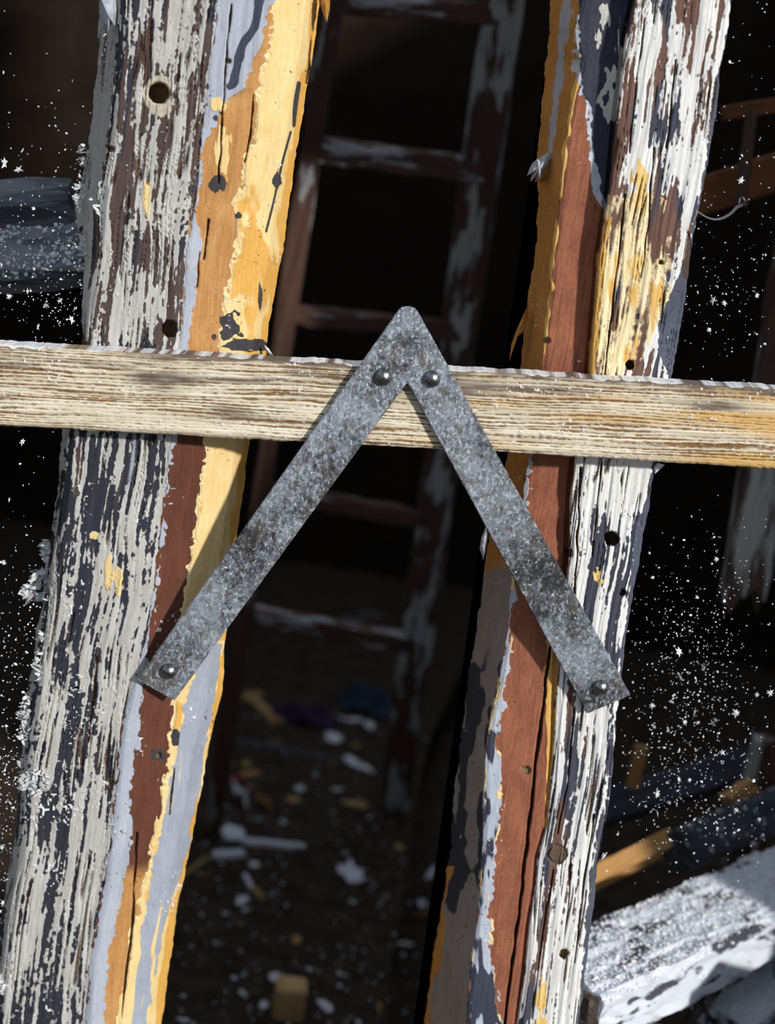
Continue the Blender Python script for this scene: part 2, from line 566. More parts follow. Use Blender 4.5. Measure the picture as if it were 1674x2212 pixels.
spots = np.maximum.reduce([blob(X, Y, 472, 398, 17, 19, 70), blob(X, Y, 598, 392, 9, 20, 71), blob(X, Y, 497, 707, 26, 26, 72, .5), blob(X, Y, 540, 742, 42, 14, 73, .6),
                           blob(X, Y, 514, 466, 8, 7, 74), blob(X, Y, 562, 640, 5, 30, 75), blob(X, Y, 415, 408, 7, 9, 76), blob(X, Y, 466, 255, 5, 6, 76),
                           blob(X, Y, 462, 728, 6, 7, 77), blob(X, Y, 342, 1632, 13, 14, 78), blob(X, Y, 378, 1592, 11, 20, 79), blob(X, Y, 210, 1418, 9, 18, 80),
                           6 - seg_dist(X + 3 * N2(X / 9, Y / 30, 81), Y, [(645, 180), (634, 270)]) - 0.02 * np.abs(Y - 240), 2.6 - seg_dist(X, Y, [(628, 285), (610, 350), (590, 440), (575, 500)])])
F['spot'] = spots
holes = [(343, 201, 22, 0.030), (366, 710, 17, 0.024), (241, 323, 6, .006), (492, 132, 6, .004), (238, 1690, 10, .004), (342, 1632, 6, 0.004)]
hole_f = np.full(X.shape, -60.0); hole_d = np.zeros(X.shape)
for hx, hy, hr, hd in holes:
    a = np.hypot(X - hx, (Y - hy) * 0.97) + 1.2 * N2(X / 6, Y / 6, 84)
    hole_f = np.maximum(hole_f, hr - a)
    hole_d = np.maximum(hole_d, hd * sstep(hr - a, 2.5))
F['hole'] = hole_f
F['halo'] = np.maximum(blob(X, Y, 343, 212, 30, 42, 85, .25), -60)
cr = np.minimum.reduce([seg_dist(X + 2 * N2(X / 10, Y / 30, 86), Y, p) for p in
     ([(500, 10), (487, 140), (472, 395)], [(450, 475), (440, 560)], [(548, 205), (540, 290), (528, 350)], [(682, 10), (668, 130), (662, 180)],
      [(378, 1660), (366, 1760)], [(425, 620), (432, 545)], [(210, 1420), (204, 1500), (190, 1600)], [(296, 1800), (285, 2000), (262, 2200)])])
fine = np.abs(N2(grain_x / 6, Y / 260, 87)) * 6 + 4 * sstep(N2(X / 30, Y / 90, 88) - 0.1, 0.3)
F['crack'] = np.maximum(1.7 - cr + N2(X / 9, Y / 40, 89), np.minimum(0.42 - fine, in_streak * 0.2 + 0.5))
pits = (N2(X / 3.2, Y / 4.5, 90) + 0.3 * N2(X / 50, Y / 50, 91) - 0.97) * 8
F['pit'] = pits
sp = specks(X, Y, 92, 1.12 - 0.25 * np.exp(-((Y - 1750) / 300) ** 2) * (X < 180) - 0.12 * (Y > 900) * (X < 420))
F['speck'] = sp
H = (0.00035 * sstep(F['white'], 1.4) + 0.0004 * sstep(F['blue'], 1.5) + 0.0005 * sstep(F['yellow'], 1.5) + 0.0003 * sstep(F['deep'], 2)
     + 0.0004 * sstep(F['greylow'], 2) - hole_d - 0.0045 * sstep(F['crack'], 1.2) - 0.0006 * sstep(F['pit'], 1) + 0.0006 * sstep(F['speck'], 1.5)
     + 0.0005 * N2(grain_x / 11, Y / 180, 95) + 0.0022 * N2(X / 90, Y / 260, 96) + 0.00025 * N2(grain_x / 4, Y / 50, 97)
     + 0.004 * np.exp(-((X - lo_blue(Y) - 12) / 16.0) ** 2) * np.interp(Y, [1300, 1500, 2212], [0, 1, 1]))
M_post = layer_material('peeling_grey_yellow_paint', ((112, 66, 48), (88, 52, 40)), [
    ('ochre', (204, 156, 96), (172, 116, 64), 0, 6), ('under', (54, 54, 66), (44, 44, 52), 0.4, 1.0), ('brownish', (92, 76, 70), (74, 60, 56), 0.1, 1.2),
    ('white', (202, 200, 194), (172, 168, 158), 1.0, 0.9), ('blue', (182, 187, 196), (158, 163, 174), 0.8, 1.0), ('slatestreak', (66, 70, 86), (58, 62, 76), 0, 1.0),
    ('sideplain', (190, 186, 178), (162, 156, 148), 0.3, 1.2), ('halo', (205, 196, 176), (170, 160, 140), 0.2, 2.0),
    ('cream_rim', (244, 222, 168), (230, 200, 140), 0.5, 0.9), ('yellow', (238, 214, 158), (226, 190, 120), 0.5, 1.0), ('deep', (226, 176, 92), (212, 156, 72), 0.3, 2.4),
    ('greylow', (168, 174, 186), (146, 152, 164), 0.5, 1.0), ('rimlow', (236, 214, 160), (224, 190, 120), 0.4, 0.8), ('spot', (72, 70, 72), (52, 50, 52), -0.3, 1.0),
    ('crack', (104, 78, 56), (84, 62, 46), -1.6, 0.5), ('pit', (104, 80, 58), (84, 64, 48), -1.0, 0.7), ('hole', (136, 112, 84), (98, 80, 60), 0, 1.0), ('speck', (236, 236, 232), (220, 220, 218), 0.8, 0.7)])
base = Vector(PY(-150, GROUND_PY - 20, 0.03))
postA = empty('weathered_post', Vector((float(base[0]), 0.03, 0.0)), 'broad timber post in peeling grey stripes with a yellow painted edge', 'post')
sheet('timber', X, Y, D, F, H, M_post, (grain_x + 400, Y), 0.105, (0.016, 0.016), postA)

# ------------------------------------------------------------------ narrow post with the red-brown groove
ro_out = PL([(1190, 0), (1181, 130), (1166, 280), (1160, 350), (1163, 450), (1155, 550), (1140, 640), (1130, 730), (1122, 800),
             (1095, 985), (1062, 1090), (1050, 1200), (1040, 1300), (1012, 1450), (1000, 1560), (986, 1680), (978, 1750), (974, 1830), (962, 1900), (945, 2000), (930, 2100), (915, 2212)])
ro_side = PL([(1258, 0), (1242, 60), (1246, 100), (1256, 140), (1242, 200), (1231, 260), (1220, 330), (1213, 400), (1205, 480), (1195, 560), (1190, 640), (1179, 720), (1170, 805),
              (1143, 985), (1130, 1060), (1112, 1250), (1098, 1330), (1090, 1400), (1078, 1480), (1062, 1540), (1050, 1600), (1046, 1680), (1045, 1750), (1040, 1850), (1035, 1950), (1022, 2050), (1012, 2150), (1008, 2212)])
ro_brown = PL([(1258, 0), (1243, 200), (1213, 400), (1190, 640), (1170, 805), (1146, 985), (1136, 1060), (1114, 1250), (1104, 1330), (1101, 1400), (1092, 1480), (1082, 1540), (1070, 1600), (1084, 1680), (1076, 1750), (1070, 1850), (1060, 1950), (1056, 2030), (1066, 2120), (1085, 2212)])
ro_groove = PL([(1368, 0), (1346, 100), (1336, 200), (1325, 300), (1316, 400), (1306, 460), (1300, 500), (1291, 560), (1285, 640), (1276, 740), (1270, 810),
                (1240, 990), (1231, 1060), (1227, 1150), (1222, 1250), (1205, 1400), (1198, 1500), (1194, 1600), (1186, 1700), (1180, 1780), (1160, 1850), (1154, 1920), (1140, 2000), (1130, 2100), (1115, 2212)])
ro_right = PL([(1580, 0), (1570, 80), (1556, 150), (1546, 250), (1530, 350), (1515, 430), (1500, 500), (1486, 600), (1470, 700), (1455, 780), (1447, 820),
               (1416, 1000), (1405, 1080), (1391, 1150), (1380, 1220), (1366, 1290), (1352, 1370), (1344, 1450), (1336, 1520), (1330, 1600), (1320, 1700), (1305, 1790), (1290, 1880), (1276, 2000), (1265, 2100), (1250, 2212)])
cham_w = YI((-200, 1), (120, 2), (220, 13), (300, 9), (400, 5), (540, 8), (600, 24), (700, 50), (760, 34), (810, 6), (990, 3), (1120, 14), (1200, 14), (1300, 6), (1600, 4), (1780, 7), (1900, 12), (2050, 10), (2212, 4))

def narrow_post_fields(fl, fr, nc, jl, jr):
    u = np.linspace(0, 1, nc)[None, :]
    xl = fl(yc) + jl * (3.5 * N2(yc / 36, 0.5, 111) + 2.4 * N2(yc / 10, 2.5, 112))
    xr = fr(yc) + jr * (2.5 * N2(yc / 50, 0.5, 113) + 1.8 * N2(yc / 11, 2.5, 114))
    X = xl + (xr - xl) * u
    Y = yc + 0 * u
    gx = X - ro_right(Y) + 5 * N2(X / 70, Y / 150, 115)
    rec = YI((-300, 0.024), (0, 0.024), (400, 0.020), (800, 0.017), (1000, 0.016), (1300, 0.012), (1480, 0.006), (1700, 0.004), (2212, 0.003))
    side_d = YI((-300, 0.075), (800, 0.075), (1200, 0.085), (2212, 0.095))
    D = section(X, YS, [(ro_out, side_d), (ro_side, lambda y: rec(y) + 0.002), (lambda y: ro_side(y) + 10, lambda y: rec(y)), (lambda y: ro_groove(y) - 9, lambda y: rec(y) + 0.001),
                        (lambda y: ro_groove(y) - 5, lambda y: rec(y) + YI((0, .008), (1300, .008), (1500, .003), (2212, .003))(y)), (lambda y: ro_groove(y) - 1, lambda y: rec(y) + 0.006), (lambda y: ro_groove(y) + 5, 0.002), (lambda y: ro_groove(y) + 16, 0.0),
                        (lambda y: ro_right(y) - cham_w(y) - 4, 0.0), (ro_right, lambda y: 0.004 + cham_w(y) * 0.00042 * 0.5)])
    F = {}
    side = ro_side(Y) + jag(X, Y, 120, 4) - X
    up = 1060 - Y + 20 * N2(X / 25, Y / 60, 121)
    F['ochre'] = np.minimum(side, 1215 - Y + (X - 1050) * 0.4 + 30 * N2(X / 25, Y / 50, 121) + 12 * N2(X / 8, Y / 12, 122))
    F['sidegrey'] = np.minimum(side, -(1215 - Y + (X - 1050) * 0.4 + 30 * N2(X / 25, Y / 50, 121) + 12 * N2(X / 8, Y / 12, 122)))
    sl = (N2(X / 60, Y / 210, 123) + 0.8 * N2(X / 20, Y / 70, 124) + 0.3 * N2(X / 8, Y / 20, 125) + np.interp(Y, [1200, 1350, 1450, 1900, 1980, 2212], [-1.6, -1.0, 0.45, 0.55, -0.6, -1.6])
          - 1.2 * np.exp(-((X - ro_side(Y) + 12) / 14) ** 2) * (Y < 1700)) * 12
    F['sideslate'] = np.minimum(side - 1, np.where(Y > 1150, sl, -30))
    F['edgeorange'] = np.minimum(ro_out(Y) + 12 + 10 * N2(X / 10, Y / 40, 126) - X, np.where(Y > 1870, 20, -20))
    gs = 11 - np.interp(Y, [0, 150, 330], [0, 3, 8]) - np.abs(X - PL([(1224, 0), (1210, 130), (1198, 240), (1192, 300), (1184, 350)])(Y)) + jag(X, Y, 127, 5)
    F['greystrip'] = np.where(Y < 350, gs, -20)
    slate_low = PL([(1250, -300), (1252, 140), (1262, 200), (1276, 235), (1281, 300), (1287, 350), (1299, 425), (1312, 452), (1330, 470)])
    sf = np.where(Y < 480, np.minimum(X - slate_low(Y) - jag(X, Y, 130, 7), ro_groove(Y) + 20 - X), -30)
    F['slate_rim'] = np.where(Y < 480, np.minimum(X - slate_low(Y) + 12 - jag(X, Y, 131, 9), ro_groove(Y) + 20 - X), -30)
    F['slate_rim'] = np.where(Y < 130, np.minimum(F['slate_rim'], 3 * N2(X / 9, Y / 20, 128)), F['slate_rim'])
    F['slate'] = sf - 1
    F['slatechip'] = np.minimum(sf - 4, np.maximum.reduce([blob(X, Y, 1305, 40, 11, 26, 132, .6), blob(X, Y, 1292, 80, 6, 18, 133, .6), blob(X, Y, 1322, 205, 22, 44, 134, .8), blob(X, Y, 1310, 150, 4, 6, 135), blob(X, Y, 1340, 130, 12, 60, 139, .8)]))
    F['cream'] = np.where((Y > 120) & (Y < 830), 4.0 - np.abs(X - ro_side(Y) + 1 + 3 * N2(X / 12, Y / 22, 136)) + 4 * N2(X / 9, Y / 26, 137) - 1, -20)
    ls = np.minimum(X - ro_side(Y) - jag(X, Y, 140, 4), ro_brown(Y) + jag(X, Y, 141, 9) - X)
    F['lowgrey'] = np.where(Y > 950, ls, -30)
    F['lowslate'] = np.minimum(F['lowgrey'], np.where(Y > 1500, (N2(X / 22, Y / 80, 142) + .6 * N2(X / 8, Y / 30, 143) + np.interp(Y, [1500, 2000, 2100, 2212], [-.6, -.4, .3, .3])) * 10, -30))
    F['lowcream'] = np.minimum(np.abs(ls) * -1 + 4, (N2(X / 14, Y / 45, 144) - 0.42) * 9) * 1.0
    F['lowcream'] = np.where(Y > 1200, F['lowcream'], -20)
    ins = X - ro_groove(Y) - 1 - 3 * N2(X / 8, Y / 20, 150)
    F['streak_under'] = ins
    br = (N2(X / 55, Y / 140, 151) + 0.6 * N2(gx / 16, Y / 200, 152) + np.interp(Y, [0, 150, 500, 780, 1000, 2212], [0.3, 0.1, 0.3, 0.0, -0.5, -0.6])) * 9
    F['streak_brown'] = np.minimum(ins, br)
    fw_ = np.interp(Y, [0, 900, 1500, 2212], [10, 9, 7.2, 7.2])
    st = (1.0 * N2(gx / fw_, Y / 120, 160) + 0.7 * N2(gx / 19, Y / 170, 161) + 0.85 * N2(gx / 4.4, Y / 75, 162) + 0.4 * N2(gx / 7.5, Y / 12, 163) + 0.22 * N2(gx / 4, Y / 5, 165) + 0.5 * N2(X / 70, Y / 110, 164))
    cv = np.interp(Y, [0, 150, 300, 380, 480, 620, 800, 1000, 1030, 1120, 1250, 1500, 2212], [0.1, 0.05, 0.25, 0.45, 0.0, 0.05, 0.25, 1.4, 1.0, 0.25, 0.2, 0.55, 0.5])
    cv = cv + 1.5 * np.exp(-(((X - 1490) / 45) ** 2 + ((Y - 350) / 70) ** 2)) + 1.0 * np.exp(-(((X - 1385) / 30) ** 2 + ((Y - 300) / 130) ** 2)) \
        - 1.3 * np.exp(-(((X - 1440) / 42) ** 2 + ((Y - 275) / 40) ** 2)) - 1.2 * np.exp(-(((X - 1420) / 28) ** 2 + ((Y - 480) / 70) ** 2)) \
        - 1.2 * np.exp(-((X - PL([(1300, 1150), (1240, 1500), (1225, 1750), (1190, 1980)])(Y)) / 15) ** 2) * np.interp(Y, [1100, 1200, 1960, 2050], [0, 0.7, 1, 0]) \
        + 0.8 * np.exp(-((X - ro_right(Y) + 38) / 28) ** 2) * np.interp(Y, [1250, 1450, 2212], [0.2, 1, 0.8])
    wt = (st + cv * 0.9 - 0.10) * 7
    F['white'] = np.minimum(ins, wt)
    yz = np.interp(Y, [395, 440, 800, 860], [-40, 60, 40, -40]) - np.maximum(0, X - ro_groove(Y) - np.interp(Y, [430, 520, 640, 800], [60, 95, 120, 40])) + 26 * N2(X / 30, Y / 70, 170) + 12 * N2(X / 9, Y / 30, 171)
    F['yel'] = np.minimum(np.minimum(ins, wt + 3), yz)
    F['yeldeep'] = np.minimum(F['yel'], (N2(X / 11, Y / 70, 172) - 0.5) * 10)
    F['yelpeel'] = np.maximum(np.where((Y > 1380) & (Y < 1790), 9 - np.abs(X - ro_groove(Y) + np.interp(Y, [1400, 1500, 1790], [10, 9, 0])) + 5 * N2(X / 9, Y / 25, 173) + np.interp(Y, [1380, 1450, 1650, 1790], [6, 6, -3, -5]), -20),
                           np.where((Y > 470) & (Y < 820), 8 - np.abs(X - ro_groove(Y) - 7) + 5 * N2(X / 8, Y / 22, 174), -20))
    F['chamfer'] = np.minimum(X - ro_right(Y) + cham_w(Y) - jag(X, Y, 175, 5), 30)
    F['lowcreambits'] = np.maximum.reduce([blob(X, Y, 1292, 1245, 10, 14, 176, .6), blob(X, Y, 1168, 2170, 12, 40, 177, .6), blob(X, Y, 1372, 580, 16, 26, 178, .6), blob(X, Y, 1382, 400, 14, 45, 179, .7)])
    holes = [(1320, 1163, 15, 0.034), (1360, 788, 9, 0.028), (1345, 1281, 6, 0.015), (1218, 2061, 10, 0.008), (1135, 1664, 9, .004), (1428, 567, 6, .006), (1228, 1195, 9, .008), (1180, 735, 7, .004)]
    hole_f = np.full(X.shape, -60.0); hole_d = np.zeros(X.shape)
    for hx, hy, hr, hd in holes:
        a = np.hypot(X - hx, Y - hy) + 2.2 * N2(X / 6, Y / 6, 184)
        hole_f = np.maximum(hole_f, hr - a)
        hole_d = np.maximum(hole_d, hd * sstep(hr - a, 2.2))
    F['hole'] = hole_f
    plug = 22 - np.hypot(X - 1203, Y - 1845) + 1.5 * N2(X / 6, Y / 6, 185)
    F['plug'] = plug
    cr = seg_dist(X + 2 * N2(X / 10, Y / 30, 186), Y, [(1186, 1400), (1176, 1500), (1152, 1690), (1141, 1800), (1117, 2000), (1092, 2180), (1085, 2300)])
    cr2 = np.minimum.reduce([seg_dist(X + 2 * N2(X / 10, Y / 40, 187), Y, p) for p in
         ([(1395, 40), (1372, 200), (1360, 330)], [(1350, 420), (1335, 560), (1318, 700), (1308, 810)], [(1412, 320), (1400, 480), (1385, 600)], [(1255, 1010), (1248, 1150), (1240, 1300)],
          [(1300, 1000), (1280, 1200)], [(1240, 1530), (1225, 1700), (1205, 1800)], [(1285, 1760), (1262, 1900), (1240, 2080)], [(1195, 1880), (1170, 2030), (1150, 2200)], [(1460, 130), (1440, 320)])])
    fine = np.abs(N2(gx / 6.5, Y / 300, 188)) * 6 + 5 * sstep(N2(X / 26, Y / 110, 189) - 0.0, 0.3)
    F['crack'] = np.maximum(np.maximum(2.4 - cr, 1.6 - cr2 + N2(X / 9, Y / 40, 190)), np.minimum(ins, 0.5 - fine))
    F['pit'] = (N2(X / 3.2, Y / 4.5, 191) + 0.3 * N2(X / 50, Y / 50, 192) - 0.98) * 8
    F['speck'] = specks(X, Y, 193, 1.16)
    H = (0.0004 * sstep(F['white'], 1.4) + 0.0004 * sstep(F['yel'], 2) + 0.0006 * sstep(F['slate'], 2) + 0.0006 * sstep(F['lowgrey'], 2) + 0.0010 * sstep(F['yelpeel'], 2) + 0.0006 * sstep(F['cream'], 2)
         - hole_d - 0.003 * sstep(plug, 2) + 0.0025 * sstep(plug - 4, 3) - 0.010 * sstep(2.6 - cr, 1.4) - 0.0045 * sstep(F['crack'], 1.2) - 0.0006 * sstep(F['pit'], 1) + 0.0006 * sstep(F['speck'], 1.5)
         + np.where(ins > 0, 0.0008, 0.0002) * N2(gx / 9, Y / 220, 195) + 0.0018 * N2(X / 90, Y / 260, 196) + np.where(ins > 0, 0.0004, 0.0002) * N2(gx / 4, Y / 70, 197))
    return X, Y, D, F, H, gx

M_post2 = layer_material('peeling_white_brown_paint', ((166, 104, 76), (116, 68, 50)), [
    ('ochre', (192, 138, 74), (162, 112, 54), 0.3, 1.2), ('sidegrey', (150, 142, 136), (128, 118, 110), 0.3, 1.2), ('sideslate', (58, 60, 68), (46, 47, 54), 0.4, 1.0), ('edgeorange', (196, 140, 70), (170, 112, 50), 0.2, 1.0),
    ('greystrip', (172, 176, 184), (150, 154, 164), 0.6, 1.0), ('cream', (236, 200, 120), (220, 176, 84), 0.8, 0.9), ('slate_rim', (206, 210, 218), (178, 184, 194), 0.6, 0.9), ('slate', (60, 62, 76), (50, 52, 64), 0.4, 1.0), ('slatechip', (206, 204, 196), (190, 188, 180), 0.6, 0.9),
    ('lowgrey', (190, 196, 208), (166, 172, 184), 0.7, 1.0), ('lowslate', (64, 67, 80), (54, 56, 68), 0.2, 1.0), ('lowcream', (232, 214, 172), (222, 192, 128), 0.5, 0.8),
    ('streak_under', (72, 74, 88), (58, 60, 70), 0.3, 1.0), ('streak_brown', (122, 90, 78), (96, 70, 60), 0.1, 1.2), ('white', (238, 237, 234), (214, 211, 203), 1.0, 0.9),
    ('yel', (246, 232, 196), (234, 206, 146), 0.1, 3.0), ('yeldeep', (230, 186, 110), (214, 164, 84), 0.1, 1.6), ('lowcreambits', (236, 206, 140), (226, 180, 90), 0.2, 1.0), ('yelpeel', (224, 180, 100), (200, 148, 70), 0.8, 0.9), ('chamfer', (86, 90, 104), (72, 75, 88), 0.1, 1.0),
    ('crack', (104, 80, 60), (84, 64, 48), -1.6, 0.5), ('pit', (104, 80, 58), (84, 64, 48), -1.0, 0.7), ('plug', (120, 100, 84), (74, 60, 50), 0, 1.0), ('hole', (136, 112, 84), (98, 80, 60), 0, 1.0), ('speck', (238, 238, 236), (222, 222, 220), 0.8, 0.7)])
base = Vector(PY(900, GROUND_PY - 20, 0.03))
postB = empty('weathered_post', Vector((float(base[0]), 0.03, 0.0)), 'narrower timber post with red-brown groove beside white flaking stripes', 'post')
for nm, fl, fr, n_, jl, jr, ins_ in (('side_board', ro_out, lambda y: ro_side(y) + 2, 46, 1, 0, (0.014, 0.0)),
                                     ('groove_strip', ro_side, lambda y: ro_groove(y) - 2, 60, 0, 0, (0.0, 0.0)),
                                     ('face_strip', lambda y: ro_groove(y) - 4, ro_right, 110, 0, 1, (0.0, 0.014))):
    X, Y, D, F, H, gx = narrow_post_fields(fl, fr, n_, jl, jr)
    o = sheet(nm, X, Y, D, F, H, M_post2, (gx + 500, Y), 0.115, ins_, postB)
    o['label'] = {'side_board': 'ochre and slate painted side in the shade', 'groove_strip': 'bare red-brown recessed strip', 'face_strip': 'white flaking striped face'}[nm]

# ------------------------------------------------------------------ the pale cross board
BOARD_Y = -0.027
b_top = lambda x: np.interp(x, [-300, 0, 400, 780, 1000, 1674, 2000], [727, 744, 766, 787, 800, 840, 859])
b_bot = lambda x: np.interp(x, [-300, 0, 400, 780, 1000, 1674, 2000], [901, 919, 941, 961, 972, 1013, 1032])
xs = np.arange(-330, 2010, 2.6)
nr = 98
v = np.linspace(0, 1, nr)[:, None]
X = xs[None, :] + 0 * v
t_ = b_top(X) + 1.5 * N2(X / 40, 0.3, 201) + 1.0 * N2(X / 9, 4.3, 202)
bt = b_bot(X) + 1.5 * N2(X / 40, 0.3, 203) + 1.2 * N2(X / 8, 4.3, 204)
Y = t_ + (bt - t_) * v
g = (Y - b_top(X)) + 5 * N2(X / 330, Y / 60, 205) + 1.6 * N2(X / 90, Y / 14, 206)
F = {}
gw = g + 2.2 * N2(X / 700, g / 30, 208) + 0.8 * N2(X / 35, g / 6, 209)
per = 7.6 + 0 * g
ph = gw / per + 0.9 * N2(X / 900, g / 18, 207)
ln = -np.abs(((ph % 1.0) - 0.5) * 2) + 0.34 * N2(X / 190, np.floor(ph) * 1.37, 210) + 0.16 * N2(X / 30, g / 5, 211) + 0.26 * N2(X / 8, g / 3, 212) + 0.24 * N2(X / 240, g / 25, 213)
F['grainline'] = (ln + 0.27) * 3.4
F['lightwood'] = (0.12 + N2(X / 420, g / 6, 214) + 0.5 * N2(X / 80, g / 4, 215) - 0.15) * 5
F['warm'] = (N2(X / 260, g / 22, 216) + np.interp(X, [0, 700, 1000, 1450, 1674], [-1.2, -1.2, -0.9, -0.55, 0.3])) * 16
F['grey'] = (N2(X / 170, g / 16, 217) + 0.4 * N2(X / 40, g / 5, 218) + np.interp(g, [0, 25, 70, 180], [0.35, -0.15, -0.9, -1.5]) + 0.25 * np.exp(-((X - 620) / 260) ** 2)) * 14
F['fleck'] = (N2(X / 7.5, Y / 3.2, 219) + 0.5 * N2(X / 3.5, Y / 6, 220) + 0.3 * N2(X / 90, Y / 40, 221) - 0.92) * 5
F['topwhite'] = 0.5 - (Y - t_) + 4 * N2(X / 14, 0.5, 222) + 3 * N2(X / 50, 1.5, 223) + np.interp(X, [0, 60, 140], [6, 6, 0])
F['crack'] = (N2(X / 150, g / 2.0, 224) + .3 * N2(X / 20, g / 2, 225) - 0.98) * 4
edge_r = np.minimum(Y - t_, bt - Y)
H = 0.0009 * np.clip(0.1 - ln, -1, 1) + 0.0005 * sstep(F['fleck'], 1.5) - 0.0015 * sstep(F['crack'], 1) - 0.004 * np.exp(-edge_r / 3.0) + 0.0012 * N2(X / 200, Y / 70, 226)
M_board = layer_material('pale_weathered_pine', ((220, 208, 182), (192, 177, 148)), [
    ('lightwood', (242, 233, 212), (224, 211, 182), 0.1, 3), ('warm', (228, 190, 128), (206, 160, 92), 0, 10), ('grainline', (150, 112, 66), (112, 80, 46), -0.5, 1.1),
    ('grey', (128, 112, 98), (96, 82, 72), -0.1, 9), ('crack', (122, 92, 60), (98, 74, 50), -1.2, 0.6), ('fleck', (238, 236, 228), (220, 216, 206), 0.6, 0.8), ('topwhite', (240, 240, 238), (224, 224, 222), 0.3, 1.2)],
    grain=(0.30, 0.004), rough=0.7)
# grain runs along X here, so the grain coordinates are swapped
bo = sheet('cross_board', X, Y, BOARD_Y + 0 * X, F, H, M_board, (g * 1.5, X), 0.0, (0, 0), None)
tag(bo, 'pale ridged pine board nailed level across both posts', 'board')

# ------------------------------------------------------------------ galvanised bracket
def bracket_y(py):
    return float(np.interp(py, [600, 968, 1010, 1470, 1600], [-0.0325, -0.0325, -0.0315, -0.0085, -0.003]))

def galvanised():
    t = NT('galvanised_steel')
    o = t.obj()
    vo = t.n('ShaderNodeTexVoronoi'); t.t.links.new(t.mapping(o, (1, .6, 1)), vo.inputs['Vector']); vo.inputs['Scale'].default_value = 300
    vo2 = t.n('ShaderNodeTexVoronoi'); t.t.links.new(o, vo2.inputs['Vector']); vo2.inputs['Scale'].default_value = 620
    a = t.n('ShaderNodeSeparateColor'); t.t.links.new(vo.outputs['Color'], a.inputs[0])
    b = t.n('ShaderNodeSeparateColor'); t.t.links.new(vo2.outputs['Color'], b.inputs[0])
    big = t.noise(o, 14, 4, 0.6); mid = t.noise(o, 60, 5, 0.65); fine = t.noise(o, 700, 3, 0.6)
    wisp = t.noise(t.mapping(o, (150, 90, 60)), 1.0, 6, 0.7)
    sp = t.math('ADD', t.math('MULTIPLY', a.outputs[0], 0.22), t.math('ADD', t.math('MULTIPLY', b.outputs[1], 0.16), t.math('MULTIPLY', wisp, 0.9)))
    sp = t.math('ADD', sp, t.math('MULTIPLY', t.math('SUBTRACT', big, 0.5), 1.9))
    c = t.mix(t.rng(sp, 0.35, 1.0), lin((66, 66, 67)), lin((158, 164, 172)))
    c = t.mix(t.math('MULTIPLY', t.rng(mid, 0.52, 0.66), 0.6), c, lin((104, 92, 74)))
    c = t.mix(t.rng(t.noise(t.mapping(o, (420, 420, 260)), 1.0, 4, 0.7), 0.61, 0.65), c, lin((225, 228, 230)))
    fl = t.noise(t.mapping(o, (330, 330, 210)), 1.0, 2, 0.5)
    c = t.mix(t.math('MULTIPLY', t.rng(fl, 0.56, 0.60), t.rng(sp, 0.3, 0.9, 0.1, 0.75)), c, lin((196, 204, 214)))
    t.bump(t.math('ADD', t.math('MULTIPLY', a.outputs[0], 0.4), t.math('MULTIPLY', fine, 0.6)), 0.0006, 0.5)
    r = t.rng(a.outputs[1], 0, 1, 0.36, 0.62)
    return t.fin(c, r, 0.5, t.rng(b.outputs[2], 0.0, 1.0, 0.25, 0.6))

M_galv = galvanised()
def plate_mesh():
    th = 0.0026
    Lo = ((862, 668), (296, 1467)); Li = ((880, 825), (378, 1512))
    Ro = ((901, 670), (1362, 1500)); Ri = ((880, 825), (1268, 1540))
    n = 40
    V = []; idx = {}
    def vert(px, py):
        key = (round(px, 2), round(py, 2))
        if key not in idx:
            y = bracket_y(py)
            idx[key] = len(V)
            V.append(PY(px, py, y))
        return idx[key]
    lerp = lambda a, b, t: (a[0] + (b[0] - a[0]) * t, a[1] + (b[1] - a[1]) * t)
    F = []
    for k in range(n):
        a, b = k / n, (k + 1) / n
        o0, o1, i0, i1 = (vert(*lerp(*s, t)) for s, t in ((Lo, a), (Lo, b), (Li, a), (Li, b)))
        F.append((o0, o1, i1, i0))
        o0, o1, i0, i1 = (vert(*lerp(*s, t)) for s, t in ((Ro, a), (Ro, b), (Ri, a), (Ri, b)))
        F.append((o0, i0, i1, o1))
    top = [(862, 668), (868, 663.5), (875, 661.5), (882, 661), (889, 662), (896, 665), (901, 670)]
    F.append(tuple([vert(*p) for p in top[::-1]] + [vert(880, 825)]))
    bm = bmesh.new()
    bv = [bm.verts.new(p) for p in V]
    for f in F: bm.faces.new([bv[i] for i in f])
    bmesh.ops.recalc_face_normals(bm, faces=bm.faces)
    if sum(f.normal.y * f.calc_area() for f in bm.faces) > 0:
        bmesh.ops.reverse_faces(bm, faces=bm.faces)
    r = bmesh.ops.extrude_face_region(bm, geom=list(bm.faces))
    for e in r['geom']:
        if isinstance(e, bmesh.types.BMVert): e.co.y -= th
    bmesh.ops.recalc_face_normals(bm, faces=bm.faces)
    be = [e for e in bm.edges if len(e.link_faces) == 2 and e.link_faces[0].normal.dot(e.link_faces[1].normal) < 0.5]
    bmesh.ops.bevel(bm, geom=be, offset=0.0008, segments=2, affect='EDGES')
    c = pv(880, 1467, -0.02)
    bmesh.ops.translate(bm, verts=bm.verts, vec=-c)
    me = bpy.data.meshes.new('plate'); bm.to_mesh(me); bm.free()
    return me, c
pm, pc = plate_mesh()
bracket = empty('angle_bracket', pc, 'galvanised steel bracket shaped like an inverted V with four domed rivets', 'bracket')
o = link('plate', pm, M_galv); o.parent = bracket

